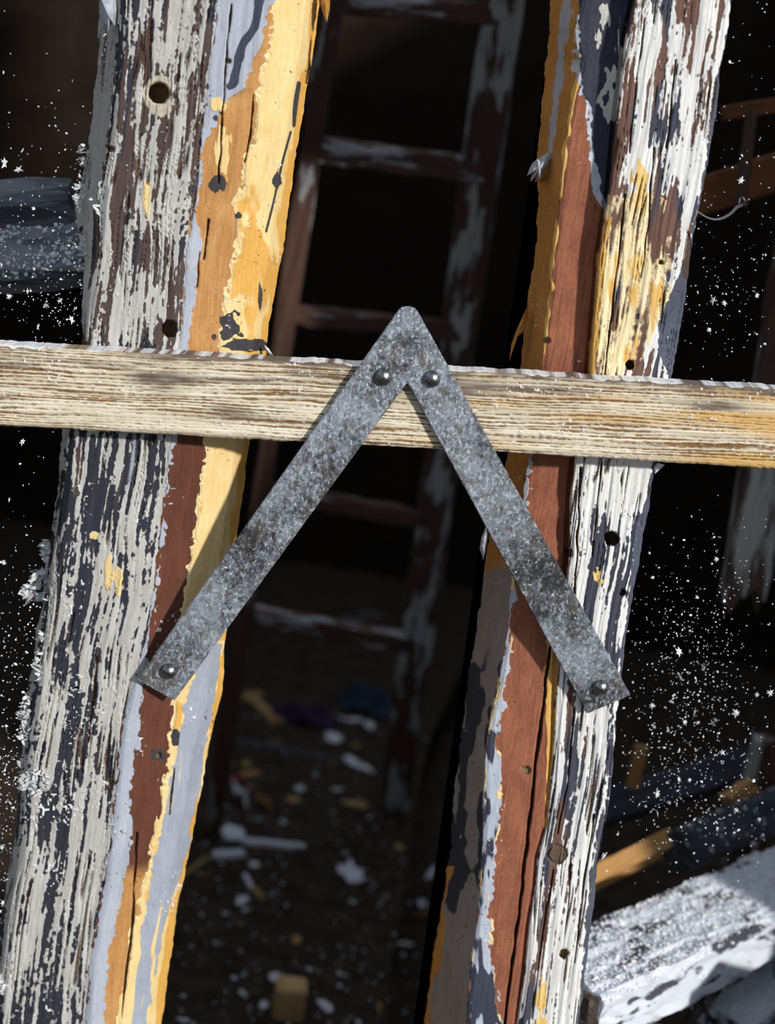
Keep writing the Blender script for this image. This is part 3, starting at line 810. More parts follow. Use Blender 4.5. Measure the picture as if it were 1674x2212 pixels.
def galv_rivet():
    t = NT('worn_steel_rivet'); ob = t.obj()
    n1 = t.noise(ob, 420, 5, 0.65)
    c = t.mix(t.rng(n1, 0.35, 0.65), lin((84, 84, 84)), lin((150, 150, 150)))
    t.bump(n1, 0.0006, 0.6)
    return t.fin(c, t.rng(n1, 0.3, 0.7, 0.22, 0.38), 0.5, 0.95)
M_rivet = galv_rivet()
def rivet_mesh():
    prof = [(0.0, 0.0066), (0.0022, 0.0063), (0.0042, 0.0054), (0.0058, 0.0042), (0.0070, 0.0026), (0.0075, 0.0010), (0.0074, 0.0), (0.0040, 0.0), (0.0040, -0.030), (0.0, -0.030)]
    n = 28; V = []; F = []
    for r, h in prof:
        for k in range(n):
            a = 2 * math.pi * k / n
            V.append((r * math.cos(a), -h, r * math.sin(a)))
    for i in range(len(prof) - 1):
        for k in range(n):
            F.append((i * n + k, i * n + (k + 1) % n, (i + 1) * n + (k + 1) % n, (i + 1) * n + k))
    me = mesh_py('rivet', V, F, True)
    bm = bmesh.new(); bm.from_mesh(me); bmesh.ops.remove_doubles(bm, verts=bm.verts, dist=1e-6); bmesh.ops.recalc_face_normals(bm, faces=bm.faces); bm.to_mesh(me); bm.free()
    me.materials.append(M_rivet)
    return me
rme = rivet_mesh()
for i, (x, y) in enumerate(((828, 814), (933, 818), (365, 1449), (1297, 1484))):
    p = pv(x, y, bracket_y(y) - 0.0027)
    o = bpy.data.objects.new('rivet', rme); COL.objects.link(o); o.parent = bracket
    o.location = p - pc
    o.rotation_euler = ((0.05 if y > 1000 else 0), random.random() * 6, 0) if False else (0.05 if y > 1000 else 0, 0, 0)

# ------------------------------------------------------------------ peeling bits that belong to the posts
M_white = plain_material('white_flake', (236, 236, 236), (214, 216, 220), 300.0, 0.8, 0.0004)
M_greyflake = plain_material('grey_paint_flake', (176, 180, 188), (150, 152, 158), 160.0, 0.8, 0.0004)
M_ochrechip = plain_material('ochre_splinter', (196, 140, 70), (160, 106, 50), 120.0, 0.85, 0.0006)

def curl(name, parent, pts, Y, thick, mat, bend=0.012, seed=0, label=None):
    """A torn flake from its outline: middle ridge rolled towards the viewer, with thickness."""
    pts = np.array(pts, float)
    c = pts.mean(0)
    rng = np.random.default_rng(seed)
    V = []; F = []
    n = len(pts)
    yy = Y + bend * rng.uniform(-0.5, 0.5, n)
    rings = [(1.0, 0.0), (0.55, -0.6), (0.0, -0.9)]
    for side in (0, 1):
        for s, lift in rings[:2]:
            for k in range(n):
                q = c + (pts[k] - c) * s
                V.append(PY(q[0], q[1], Y + (yy[k] - Y) * s + bend * lift + side * thick))
        V.append(PY(c[0], c[1], Y - bend * 0.9 + side * thick))
    m = 2 * n + 1
    for k in range(n):
        k2 = (k + 1) % n
        F += [(k, k2, n + k2, n + k), (n + k, n + k2, 2 * n)]
        F += [(m + k2, m + k, m + n + k, m + n + k2), (m + n + k2, m + n + k, m + 2 * n)]
        F.append((k2, k, m + k, m + k2))
    v = np.array(V) - np.array(parent.location)
    o = link(name, mesh_py(name, v, F), mat)
    o.parent = parent
    if label: o['label'] = label
    return o

curl('paint_curl', postB, [(1190, 326), (1176, 334), (1160, 344), (1150, 352), (1143, 366), (1138, 380), (1148, 376), (1146, 392), (1156, 384), (1166, 388), (1174, 372), (1186, 358), (1190, 342)], 0.050, 0.0012, M_greyflake, 0.014, 1, 'grey paint flake curling away')
curl('paint_curl', postB, [(1176, 372), (1162, 380), (1154, 392), (1164, 391), (1170, 396), (1180, 384)], 0.056, 0.0012, M_ochrechip, 0.008, 2)
curl('wood_splinter', postB, [(1140, 660), (1126, 690), (1114, 716), (1104, 745), (1100, 780), (1108, 752), (1118, 728), (1132, 716), (1140, 690)], 0.058, 0.0016, M_ochrechip, 0.006, 3, 'long ochre splinter hanging off the edge')
curl('wood_splinter', postA, [(694, -30), (714, -30), (712, 20), (706, 48), (698, 30), (692, 10)], 0.03, 0.0018, M_ochrechip, 0.006, 4)
curl('paint_curl', postB, [(1420, 1000), (1436, 1004), (1426, 1014), (1414, 1024), (1412, 1008)], 0.004, 0.001, M_white, 0.004, 5)
curl('paint_curl', postB, [(1050, 1135), (1040, 1160), (1036, 1185), (1044, 1210), (1050, 1190), (1056, 1150)], 0.05, 0.0012, M_greyflake, 0.006, 6)
curl('paint_curl', postB, [(1300, 1846), (1312, 1842), (1306, 1852), (1298, 1858)], 0.004, 0.001, M_white, 0.003, 7)
curl('paint_curl', postA, [(570, 745), (580, 752), (590, 768), (582, 768), (574, 758)], 0.03, 0.0012, M_white, 0.004, 8)
curl('paint_curl', postA, [(248, -10), (215, -10), (214, 30), (220, 62), (232, 70), (242, 50), (250, 60), (254, 20)], 0.012, 0.0012, M_greyflake, 0.012, 9, 'pale paint peeling off the corner')

M_shav = plain_material('pale_paint_shreds', (216, 216, 216), (176, 176, 176), 200.0, 0.85, 0.0004)
def shavings(name, parent, spots, mat, seed):
    """Fluffy shreds of paint: many thin bent spikes, one mesh."""
    rng = np.random.default_rng(seed)
    V = []; F = []
    for (cx, cy, rx, ry, n, ln, Y, ang) in spots:
        for _ in range(n):
            r = math.sqrt(rng.random()); a = rng.random() * 6.283
            px = cx + rx * r * math.cos(a); py = cy + ry * r * math.sin(a)
            p = PY(px, py, Y + rng.uniform(-0.008, 0.008))
            L = ln * rng.uniform(0.25, 0.8) * 0.00041
            th = ang + rng.normal(0, 0.75)
            d = RGT * math.cos(th) + UPV * math.sin(th) + FWD * rng.uniform(-0.7, 0.5)
            d /= np.linalg.norm(d)
            w = np.cross(d, FWD + rng.normal(0, 0.5, 3)); w /= np.linalg.norm(w)
            nn = np.cross(d, w)
            W = L * rng.uniform(0.25, 0.7)
            b = len(V)
            t = 0.0004
            V += [p - w * W * 0.5, p + w * W * 0.5, p + d * L * 0.55 + w * W * 0.45 + nn * L * 0.12, p + d * L + nn * L * 0.3, p + d * L * 0.55 - w * W * 0.5 + nn * L * 0.12,
                  p + nn * t + d * L * .3]
            F += [(b, b + 1, b + 2, b + 4), (b + 4, b + 2, b + 3), (b, b + 5, b + 1), (b + 1, b + 5, b + 2), (b + 4, b + 5, b), (b + 2, b + 5, b + 3), (b + 3, b + 5, b + 4)]
    v = np.array(V) - np.array(parent.location)
    o = link(name, mesh_py(name, v, F), mat)
    o.parent = parent
    o['kind'] = 'stuff'
    return o

sp = [(90, 1262, 30, 34, 90, 30, 0.035, 3.7), (64, 1278, 16, 10, 24, 34, 0.035, 3.6), (104, 1195, 8, 26, 40, 26, 0.03, 3.6), (80, 1690, 34, 26, 230, 22, 0.004, 2.6), (64, 1660, 20, 34, 60, 26, 0.02, 2.6),
      (182, 340, 10, 26, 20, 20, 0.04, 2.8), (176, 420, 12, 40, 34, 26, 0.04, 3.4), (186, 520, 14, 40, 30, 24, 0.04, 2.6), (216, 430, 6, 60, 26, 22, 0.006, 1.4), (228, 110, 8, 40, 8, 14, 0.03, 4.3),
      (90, 1420, 12, 60, 60, 22, 0.006, 2.9), (60, 1560, 12, 60, 90, 24, 0.012, 2.9), (108, 1340, 10, 60, 40, 20, 0.012, 2.8), (10, 1980, 10, 40, 14, 22, 0.02, 2.8), (6, 2130, 6, 24, 20, 26, 0.0, 2.8),
      (170, 1490, 14, 10, 16, 14, -0.001, 1.6), (160, 1560, 20, 40, 50, 7, -0.001, 1.6), (150, 1700, 24, 60, 40, 7, -0.001, 1.6)]
shavings('paint_shavings', postA, sp, M_shav, 21)

# ------------------------------------------------------------------ the ladder inside
M_lad = peel_material('peeling_white_on_brown', (92, 68, 58), (206, 206, 208), (170, 168, 168), (34, 34, 7), 0.52, 0.85, 0.002, 0.025)
M_lad2 = peel_material('bare_brown_rail', (92, 68, 58), (206, 206, 208), (170, 168, 168), (34, 34, 6), 0.60, 0.85, 0.002, 0.03)
fr = PZ(852, 1745); fl = PZ(458, 1800)
def line_at(foot, topx, topY):
    top = PY(topx, 0, topY)
    def f(py):
        lo, hi = 0.0, 1.4
        for _ in range(40):
            m = (lo + hi) / 2
            p = foot + (top - foot) * m
            d = p - CAM
            yy = 1106 - KPX * np.dot(d, UPV) / np.dot(d, FWD)
            if yy > py: lo = m
            else: hi = m
        return Vector(foot + (top - foot) * lo)
    return f, Vector(foot), Vector(top)
rf, r0, r1 = line_at(fr, 1088, 1.05)
lf, l0, l1 = line_at(fl, 718, 0.98)
ladder = empty('ladder', (r0 + l0) / 2, 'old wooden ladder with peeling white and brown paint in the dark interior', 'ladder')
beam('rail', r0, r0 + (r1 - r0) * 1.25, 0.058, 0.036, M_lad, parent=ladder, rough=0.002, seed=3)
beam('rail', l0, l0 + (l1 - l0) * 1.25, 0.030, 0.036, M_lad2, parent=ladder, rough=0.002, seed=4)
for (yl, yr, w, m) in ((2, 34, 0.030, M_lad), (322, 366, 0.038, M_lad), (678, 716, 0.030, M_lad2), (1060, 1126, 0.028, M_lad2), (1325, 1392, 0.028, M_lad)):
    a, b = lf(yl), rf(yr)
    beam('rung', a, b, w, 0.030, m, parent=ladder, rough=0.0025, seed=int(yl) + 9, seg=18)

# ------------------------------------------------------------------ timbers behind, on the right and on the left
M_hang = peel_material('grey_brown_post', (84, 66, 56), (196, 194, 190), (160, 158, 156), (30, 30, 4), 0.53, 0.85, 0.002, 0.04)
M_rust = peel_material('rust_brown_board', (120, 78, 50), (96, 60, 40), (80, 50, 36), (9, 20, 20), 0.55, 0.9, 0.001, 0.08)
M_slate = peel_material('slate_timber', (56, 58, 66), (76, 79, 88), (66, 68, 78), (14, 14, 5), 0.52, 0.9, 0.002, 0.08)
M_ochre = peel_material('ochre_plank', (176, 132, 80), (206, 176, 132), (190, 150, 100), (40, 40, 5), 0.55, 0.85, 0.002, 0.06)
M_beam = peel_material('whitewashed_beam', (70, 72, 80), (220, 224, 232), (196, 200, 208), (26, 26, 9), 0.44, 0.85, 0.003, 0.02)
M_greyplank = peel_material('grey_weathered_plank', (92, 94, 100), (140, 142, 148), (118, 120, 126), (30, 30, 5), 0.5, 0.9, 0.003, 0.06)
M_endgrain = plain_material('endgrain', (120, 108, 94), (70, 60, 52), 160.0, 0.9, 0.003)

def toward(a, b, x):
    return a + (b - a) * ((x - a.x) / (b.x - a.x))
p = pv(1606, 1268, 0.72)
beam('hanging_post', p, pv(1792, 20, 0.72) + Vector((0.0, 0, 0.25)), 0.058, 0.05, M_hang, rough=0.003, seed=31, ragged0=0.05, seg=40,
     label='broken grey-brown post hanging down with a splintered lower end', cat='post')
beam('rust_board', pv(1490, 432, 0.62), toward(pv(1490, 432, 0.62), pv(1900, 300, 0.66), 1.49), 0.045, 0.020, M_rust, rough=0.001, seed=32, label='rust-brown board slanting across the dark opening behind the posts', cat='board')
beam('pale_batten', pv(1601, 440, 0.58), pv(1624, 236, 0.58), 0.014, 0.012, M_hang, rough=0.001, seed=33, ragged0=0.01, label='short pale batten standing on the slanting rust-brown board', cat='batten')
beam('thin_lath', pv(1560, 246, 0.63), toward(pv(1560, 246, 0.63), pv(1900, 190, 0.65), 1.49), 0.016, 0.010, M_rust, rough=0.001, seed=34, label='thin brown lath slanting above the rust-brown board', cat='lath')
# wire
def tube(name, pts, r, mat, n=6, **kw):
    V = []; F = []
    pts = [Vector(q) for q in pts]
    for i, q in enumerate(pts):
        d = (pts[min(i + 1, len(pts) - 1)] - pts[max(i - 1, 0)]).normalized()
        a = d.cross(Vector((0, 1, 0.1))).normalized(); b = d.cross(a)
        for k in range(n):
            t = 6.2832 * k / n
            V.append(q + a * r * math.cos(t) + b * r * math.sin(t))
    for i in range(len(pts) - 1):
        for k in range(n):
            F.append((i * n + k, i * n + (k + 1) % n, (i + 1) * n + (k + 1) % n, (i + 1) * n + k))
    v, c = recentre(V)
    o = link(name, mesh_py(name, v, F, True), mat, loc=c)
    return tag(o, **kw)
wp = []
for i in range(22):
    t = i / 21
    x = 1500 + 114 * t
    wp.append(PY(x, 452 + 22 * math.sin(min(1, t * 1.25) * math.pi) ** 1.0 * (1 if t < .8 else 1) - (14 * (t - .7) / .3 if t > .7 else 0), 0.10 + 0.47 * t))
tube('wire', wp, 0.0005, M_greyflake, label='thin pale wire sagging from the rust-brown board to the white-striped post', cat='wire')

ZB = 0.54
e0 = Vector(PZ(1306, 2156, ZB)); e1 = Vector(PZ(1674, 1983, ZB)); g0 = Vector(PZ(1273, 2009, ZB)); g1 = Vector(PZ(1674, 1804, ZB))
dirb = (e1 - e0).normalized()
perp = Vector((-dirb.y, dirb.x, 0))
wb = abs((g1 - e1).dot(perp)) * 0.5 + abs((g0 - e0).dot(perp)) * 0.5
wb = min(max(wb, 0.06), 0.2)
hb = 0.066
c0 = e0 + perp * wb / 2 - Vector((0, 0, hb / 2))
big = empty('whitewashed_beam', c0, 'thick whitewashed beam lying inside with its cut end beside the narrow post', 'beam')
c1 = c0 + dirb * min(2.4, (1.44 - c0.x) / dirb.x)
beam('timber', c0, c1, wb, hb, M_beam, face=Vector((0, 0, 1)), parent=big, rough=0.003, seed=41, seg=120, nw=16, nt=8, ragged0=0.004)
endm = []
# cut end: a slightly domed disc of growth rings set on the end
V = []; F = []
for k, (s, dd) in enumerate(((0.97, -0.002), (0.8, -0.005), (0.55, -0.004), (0.3, -0.006))):
    for i in range(24):
        a = 6.2832 * i / 24
        q = 1 / max(abs(math.cos(a)), abs(math.sin(a))) ** 0.86
        p = c0 + perp * (math.cos(a) * wb / 2 * s * q) + Vector((0, 0, math.sin(a) * hb / 2 * s * q)) + dirb * (dd + 0.001 * random.uniform(-1, 1))
        V.append(p - c0)
for k in range(3):
    for i in range(24):
        F.append((k * 24 + i, (k + 1) * 24 + i, (k + 1) * 24 + (i + 1) % 24, k * 24 + (i + 1) % 24))
F.append(tuple(range(72, 96)))
o = link('end_grain', mesh_py('end_grain', V, F), M_endgrain); o.parent = big
o['label'] = 'grey-brown cut end grain'

beam('slate_beam', pv(1462, 1842, 0.50), toward(pv(1462, 1842, 0.50), pv(1900, 1655, 0.72), 1.44), 0.052, 0.05, M_slate, face=Vector((-0.2, -1, 0.3)), rough=0.002, seed=51, ragged0=0.008, label='dark slate-painted beam lying behind the whitewashed beam', cat='beam')
beam('ochre_plank', pv(1250, 1905, 0.44), pv(1452, 1806, 0.52), 0.022, 0.010, M_ochre, face=Vector((-0.2, -1, 0.5)), rough=0.001, seed=52, ragged1=0.012, label='ochre plank leaning between the narrow post and the slate beam', cat='plank')
beam('ochre_plank', pv(1250, 1932, 0.46), pv(1440, 1836, 0.53), 0.014, 0.010, M_ochre, face=Vector((-0.2, -1, 0.5)), rough=0.001, seed=57, ragged1=0.010, label='thinner ochre plank just below the wider ochre plank', cat='plank')
beam('dark_plank', pv(1260, 1760, 0.95), pv(1640, 1640, 1.05), 0.055, 0.02, M_slate, face=Vector((0, -0.6, 0.8)), rough=0.002, seed=53, label='dark grey plank lying among the debris behind the beams', cat='plank')
beam('wood_peg', pv(1366, 1700, 0.93), pv(1386, 1612, 0.93), 0.019, 0.016, M_ochre, rough=0.001, seed=54, label='short pale wooden peg standing on the dark plank', cat='peg')
beam('brown_offcut', pv(1572, 1738, 0.62), pv(1628, 1700, 0.64), 0.022, 0.02, M_ochre, rough=0.003, seed=55, seg=8, ragged0=0.006, ragged1=0.006, label='small tan offcut resting on the slate beam', cat='offcut')
beam('brown_stake', Vector((pv(1640, 1730, 0.85).x - 0.03, 0.85, -0.11)), pv(1668, 1600, 0.85), 0.05, 0.03, M_hang, rough=0.003, seed=56, ragged1=0.01, label='grey-brown stake standing behind the slate beam', cat='stake')
beam('lower_beam', pv(1560, 2235, 0.30), pv(1800, 2030, 0.52), 0.06, 0.05, M_beam, face=Vector((-0.3, -0.6, 0.8)), rough=0.003, seed=58, ragged0=0.006, label='whitened beam end lying below the thick whitewashed beam', cat='beam')

gp = beam('grey_plank', pv(196, 560, 0.22), toward(pv(196, 560, 0.22), pv(-420, 590, 0.24), -1.42), 0.050, 0.042, M_greyplank, face=Vector((0, -0.8, 0.6)), rough=0.004, seed=61, ragged0=0.012, label='grey splintered plank jutting in behind the broad post, dusted with flakes', cat='plank')
beam('grey_plank', pv(160, 452, 0.27), toward(pv(160, 452, 0.27), pv(-420, 486, 0.27), -1.42), 0.026, 0.060, M_greyplank, face=Vector((0, -0.5, 0.85)), rough=0.003, seed=62, ragged0=0.006, label='flat dark grey plank above the splintered grey plank', cat='plank')

# ------------------------------------------------------------------ rubbish on the floor
M_paper = plain_material('dirty_paper', (240, 240, 246), (214, 214, 222), 40.0, 0.85, 0.001)
M_tan = plain_material('tan_wood_chip', (196, 160, 108), (160, 122, 76), 60.0, 0.85, 0.001)
M_brown = plain_material('brown_chip', (140, 96, 56), (104, 70, 42), 60.0, 0.85, 0.001)
M_red = plain_material('red_scrap', (190, 50, 36), (150, 36, 28), 60.0, 0.6, 0.0005)
M_purple = plain_material('purple_cloth', (66, 38, 72), (46, 24, 54), 60.0, 0.9, 0.001)
M_blue = plain_material('blue_cloth', (40, 60, 80), (22, 34, 48), 60.0, 0.8, 0.001)
M_block = plain_material('sawn_block', (214, 178, 126), (186, 146, 96), 30.0, 0.85, 0.001)
M_grime = plain_material('grey_rubble', (110, 108, 112), (76, 74, 78), 40.0, 0.9, 0.002)

def scrap_mesh(seed, n=11, crumple=0.25, spiky=0.35, thick=0.05):
    rng = np.random.default_rng(seed)
    V = []; F = []
    rad = 0.5 * (1 - spiky * rng.random(n))
    hh = rng.uniform(0, crumple, n)
    for side in (0, 1):
        for s in (1.0, 0.55):
            for k in range(n):
                a = 6.2832 * (k + 0.3 * rng.random() * (s == 1.0)) / n
                V.append((rad[k] * s * math.cos(a), rad[k] * s * math.sin(a), (hh[k] if s == 1 else crumple * 0.5 * rng.random()) + side * thick))
        V.append((0, 0, crumple * 0.4 + side * thick))
    m = 2 * n + 1
    for k in range(n):
        k2 = (k + 1) % n
        F += [(k2, k, n + k, n + k2), (n + k2, n + k, 2 * n), (m + k, m + k2, m + n + k2, m + n + k), (m + n + k, m + n + k2, m + 2 * n), (k, k2, m + k2, m + k)]
    z = min(v[2] for v in V)
    return mesh_py('scrap', [(x, y, q - z) for x, y, q in V], F)

SCR = [scrap_mesh(s, 11, c, k) for s, c, k in ((1, .22, .45), (2, .1, .3), (3, .3, .6), (4, .05, .2), (5, .16, .5))]
def chip_mesh(seed):
    me = beam_mesh(1.0, 1.0, 1.0, seg=5, rough=0.06, seed=seed, ragged0=0.12, ragged1=0.12, nw=2, nt=2)
    return me
CHIP = [chip_mesh(s) for s in (5, 6, 7)]
MATMESH = {}
def with_mat(me, mat):
    k = (me.name, mat.name)
    if k not in MATMESH:
        c = me.copy(); c.materials.clear(); c.materials.append(mat); MATMESH[k] = c
    return MATMESH[k]
ZL = lambda px, py: -0.11 if px > 895 else 0.0
def scrap(name, px, py, w, d, mat, label, cat, i=0, rot=0.0, h=None, group=None, z=None):
    z = ZL(px, py) if z is None else z
    p = PZ(px, py, z); s = scale_at(p)
    o = bpy.data.objects.new(name, with_mat(SCR[i % len(SCR)], mat)); COL.objects.link(o)
    W = w * s; Dp = d * s / 0.42
    o.location = Vector(p) - Vector((0, 0, 0.001)); o.scale = (W, Dp, (h if h else 0.35 * min(W, Dp) + 0.004) / 0.3)
    o.rotation_euler = (0, 0, rot)
    return tag(o, label, cat, group)
def chip(name, px, py, ln, w, ang, mat, label, cat, i=0, group=None, z=None):
    """ln, w in pixels; ang in the picture's plane, laid flat on the floor."""
    z = ZL(px, py) if z is None else z
    dx, dy = math.cos(ang) * ln / 2, math.sin(ang) * ln / 2
    a = Vector(PZ(px - dx, py + dy, z)); b = Vector(PZ(px + dx, py - dy, z)); s = scale_at(a)
    o = bpy.data.objects.new(name, with_mat(CHIP[i % 3], mat)); COL.objects.link(o)
    th = max(0.006, w * s * 0.7)
    a.z = b.z = z + th * 0.47
    m = orient(a, b, Vector((0, 0, 1)))
    o.matrix_basis = m @ Matrix.Diagonal((w * s / 0.6, th, (b - a).length, 1))
    return tag(o, label, cat, group)

G1 = 'scraps of white paper on the earthen floor'
scrap('paper_scrap', 757, 1893, 70, 46, M_paper, 'largest crumpled sheet of white paper with torn points on the floor', 'paper', 0, 0.3)
scrap('paper_scrap', 503, 1803, 62, 34, M_paper, 'flat grey-white sheet lying above the long white lath', 'paper', 3, 0.2)
scrap('paper_scrap', 720, 1596, 46, 24, M_paper, 'folded white paper beside the purple cloth', 'paper', 1, 0.4)
scrap('paper_scrap', 775, 1656, 46, 40, M_paper, 'torn white sheet at the foot of the ladder', 'paper', 4, 0.9)
scrap('paper_scrap', 515, 1731, 20, 44, M_paper, 'narrow pointed white scrap standing beside the ladder foot', 'paper', 2, 0.5, h=0.035)
chip('white_lath', 580, 1826, 112, 13, -0.10, M_paper, 'long white painted lath lying across the floor', 'lath', 1)
chip('white_slip', 494, 1850, 66, 16, 0.08, M_paper, 'pale broad slip lying below the flat grey-white sheet', 'paper', 2)
OWN = {(600, 2119): 'flat white scrap lying just behind the sawn block', (702, 2174): 'crumpled white scrap beside the sawn block, away from the thin brown splinter',
       (525, 2151): 'narrow white scrap at the end of the thin brown splinter', (570, 2172): 'white scrap between the thin brown splinter and the sawn block', (522, 1946): 'white scrap next to the tan splinter pointing down the floor',
       (640, 1826): 'white scrap at the tip of the long white lath', (549, 1869): 'white scrap between the pale broad slip and the thin pale splinter', (646, 1710): 'white scrap beside the oval tan bark chip'}
for q in ((646, 1710, 24, 18), (522, 1946, 26, 24), (549, 1869, 28, 12), (702, 2174, 32, 24), (570, 2172, 22, 16), (600, 2119, 46, 18), (525, 2151, 30, 9), (640, 1826, 24, 20), (480, 1742, 14, 14), (530, 1966, 18, 7), (392, 2206, 40, 10),
          (668, 2095, 12, 9), (736, 2105, 16, 8), (762, 1948, 10, 9), (728, 1705, 12, 12), (612, 1777, 14, 10), (556, 1770, 8, 8), (486, 1974, 9, 8), (618, 1957, 8, 6), (776, 2212, 12, 12)):
    scrap('paper_scrap', *q, M_paper, OWN.get(q[:2], 'small scrap of white paper scattered on the earthen floor'), 'paper', random.randrange(5), random.random() * 3, group=G1)
for q in ((930, 1889, 18, 40), (913, 1956, 30, 12), (874, 2040, 20, 18), (933, 1387, 26, 10), (933, 1420, 26, 9), (934, 1505, 14, 30), (942, 1970, 10, 10)):
    scrap('paper_scrap', *q, M_paper, 'small white scrap lying on the added shade drop beside the floor edge', 'paper', random.randrange(5), random.random() * 3, group='white scraps in the trench', z=-0.11)
chip('wood_splinter', 425, 1873, 62, 7, 0.62, M_tan, 'long ochre splinter lying close to the broad post', 'wood splinter', 0)
chip('wood_splinter', 446, 1893, 24, 7, 0.5, M_brown, 'short brown splinter under the long ochre splinter', 'wood splinter', 1)
chip('wood_splinter', 556, 1932, 30, 10, -0.7, M_tan, 'tan splinter leaning beside a white scrap, pointing down the floor', 'wood splinter', 2)
chip('wood_splinter', 536, 1908, 34, 7, -1.1, M_paper, 'thin pale splinter just above the tan splinter', 'wood splinter', 1)
chip('wood_splinter', 540, 1676, 38, 12, 0.2, M_tan, 'tan wood chip touching the red scrap', 'wood chip', 2)
chip('red_scrap', 508, 1686, 26, 9, 0.1, M_red, 'small red plastic scrap beside the tan wood chip', 'plastic scrap', 0)
scrap('red_scrap', 539, 1703, 10, 9, M_red, 'tiny round red bit below the red plastic scrap', 'plastic scrap', 1)
chip('bent_veneer', 566, 1536, 88, 16, -0.75, M_tan, 'bent strip of tan veneer, longer leg, beside the purple cloth', 'veneer', 1)
chip('bent_veneer', 545, 1508, 40, 12, 0.35, M_tan, 'shorter leg of tan veneer meeting the longer leg', 'veneer', 2)
scrap('brown_leaf', 568, 1738, 40, 36, M_brown, 'curled brown leaf-like scrap in the middle of the floor', 'leaf', 2, 0.4)
scrap('tan_chip', 634, 1729, 34, 14, M_tan, 'oval tan bark chip beside the curled brown scrap', 'bark chip', 1)
scrap('tan_chip', 862, 1831, 24, 14, M_tan, 'pale tan chip near the edge of the added shade drop', 'bark chip', 1)
scrap('tan_chip', 641, 2031, 26, 18, M_tan, 'round tan stone-like chip above the sawn block', 'bark chip', 3)
scrap('tan_chip', 818, 2178, 14, 20, M_tan, 'upright tan chip at the front of the shade drop edge', 'bark chip', 2)
for q in ((768, 1738, 34, 26), (600, 1601, 30, 10), (497, 1655, 28, 8), (718, 1658, 18, 10), (768, 1612, 24, 8), (770, 1922, 18, 8), (733, 1981, 14, 12), (650, 1919, 12, 10), (518, 1995, 12, 8), (735, 1888, 12, 8), (640, 2208, 30, 8), (530, 1655, 30, 18)):
    scrap('brown_chip', *q, random.choice((M_brown, M_tan)), 'small brown bark chip scattered on the earthen floor', 'bark chip', random.randrange(5), random.random() * 3, group='brown chips on the floor')
chip('wood_splinter', 545, 2151, 32, 5, 0.05, M_brown, 'thin brown splinter beside the sawn block', 'wood splinter', 0)
chip('wood_splinter', 915, 1978, 30, 8, 0.4, M_brown, 'brown splinter lying on the added shade drop', 'wood splinter', 0, z=-0.11)
# sawn block
pb = PZ(622, 2190, 0.0); sb = scale_at(pb)
bmk = bmesh.new(); bmesh.ops.create_cube(bmk, size=1.0)
for vv in bmk.verts: vv.co = Vector((vv.co.x * 66 * sb * (1.05 if vv.co.z < 0 else 1), vv.co.y * 0.050, (vv.co.z + 0.5) * 0.052))
bmesh.ops.bevel(bmk, geom=list(bmk.edges), offset=0.0035, segments=2, affect='EDGES')
for vv in bmk.verts: vv.co += Vector((random.uniform(-1, 1), random.uniform(-1, 1), 0)) * 0.001
bme = bpy.data.meshes.new('wood_block'); bmk.to_mesh(bme); bmk.free()
o = link('wood_block', bme, M_block, loc=Vector(pb)); o.rotation_euler = (0, 0, 0.08)
tag(o, 'tan sawn wood block standing on the earthen floor', 'wood block')

def cloth(name, px, py, w, d, mat, label, seed, h=0.05):
    p = PZ(px, py, 0.0); s = scale_at(p)
    n = 22; V = []; F = []
    for j in range(n):
        for i in range(n):
            a, b = i / (n - 1) * 2 - 1, j / (n - 1) * 2 - 1
            r = math.hypot(a, b)
            k = max(0, 1 - r ** 1.5 * 0.75)
            z = h * (0.55 + 0.6 * float(N2(a * 2.2 + 9, b * 2.2, seed)) + 0.35 * float(N2(a * 5, b * 5, seed + 1))) * k
            wob = 1 + 0.25 * float(N2(math.atan2(b, a) * 1.7 + 5, 0.5, seed + 2))
            V.append((a * w * s / 2 * wob, b * d * s / 0.42 / 2 * wob, max(z, 0.003)))
    for j in range(n - 1):
        for i in range(n - 1):
            F.append((j * n + i, j * n + i + 1, (j + 1) * n + i + 1, (j + 1) * n + i))
    o = link(name, mesh_py(name, V, F, True), mat, loc=Vector(p))
    md = o.modifiers.new('thickness', 'SOLIDIFY'); md.thickness = 0.004; md.offset = 1
    return tag(o, label, 'cloth')
cloth('purple_cloth', 650, 1556, 150, 34, M_purple, 'crumpled purple cloth lying on the floor behind the ladder rails', 71, 0.05)
cloth('blue_cloth', 790, 1524, 100, 50, M_blue, 'crumpled dark blue plastic beside the ladder rail', 75, 0.06)
for q in ((764, 1556, 22, 20), (735, 1552, 18, 12), (800, 1572, 34, 14), (812, 1508, 30, 20), (855, 1555, 14, 16), (760, 1350, 80, 30), (838, 1360, 18, 14), (800, 1330, 40, 26)):
    scrap('rubble_piece', *q, M_grime if q[1] < 1500 else M_paper, ('grey rubble lump far back beneath the lowest ladder rung' if q[1] < 1500 else 'white scrap in the heap around the dark blue plastic'), 'rubble', random.randrange(5), random.random() * 3, group='rubble behind the ladder')
chip('fallen_lath', 640, 1628, 280, 9, -0.20, M_grime, 'grey lath fallen across the floor between the ladder feet', 'lath', 1)
chip('fallen_lath', 700, 1345, 330, 14, -0.18, M_brown, 'brown lath lying far back beneath the lowest ladder rung', 'lath', 2)

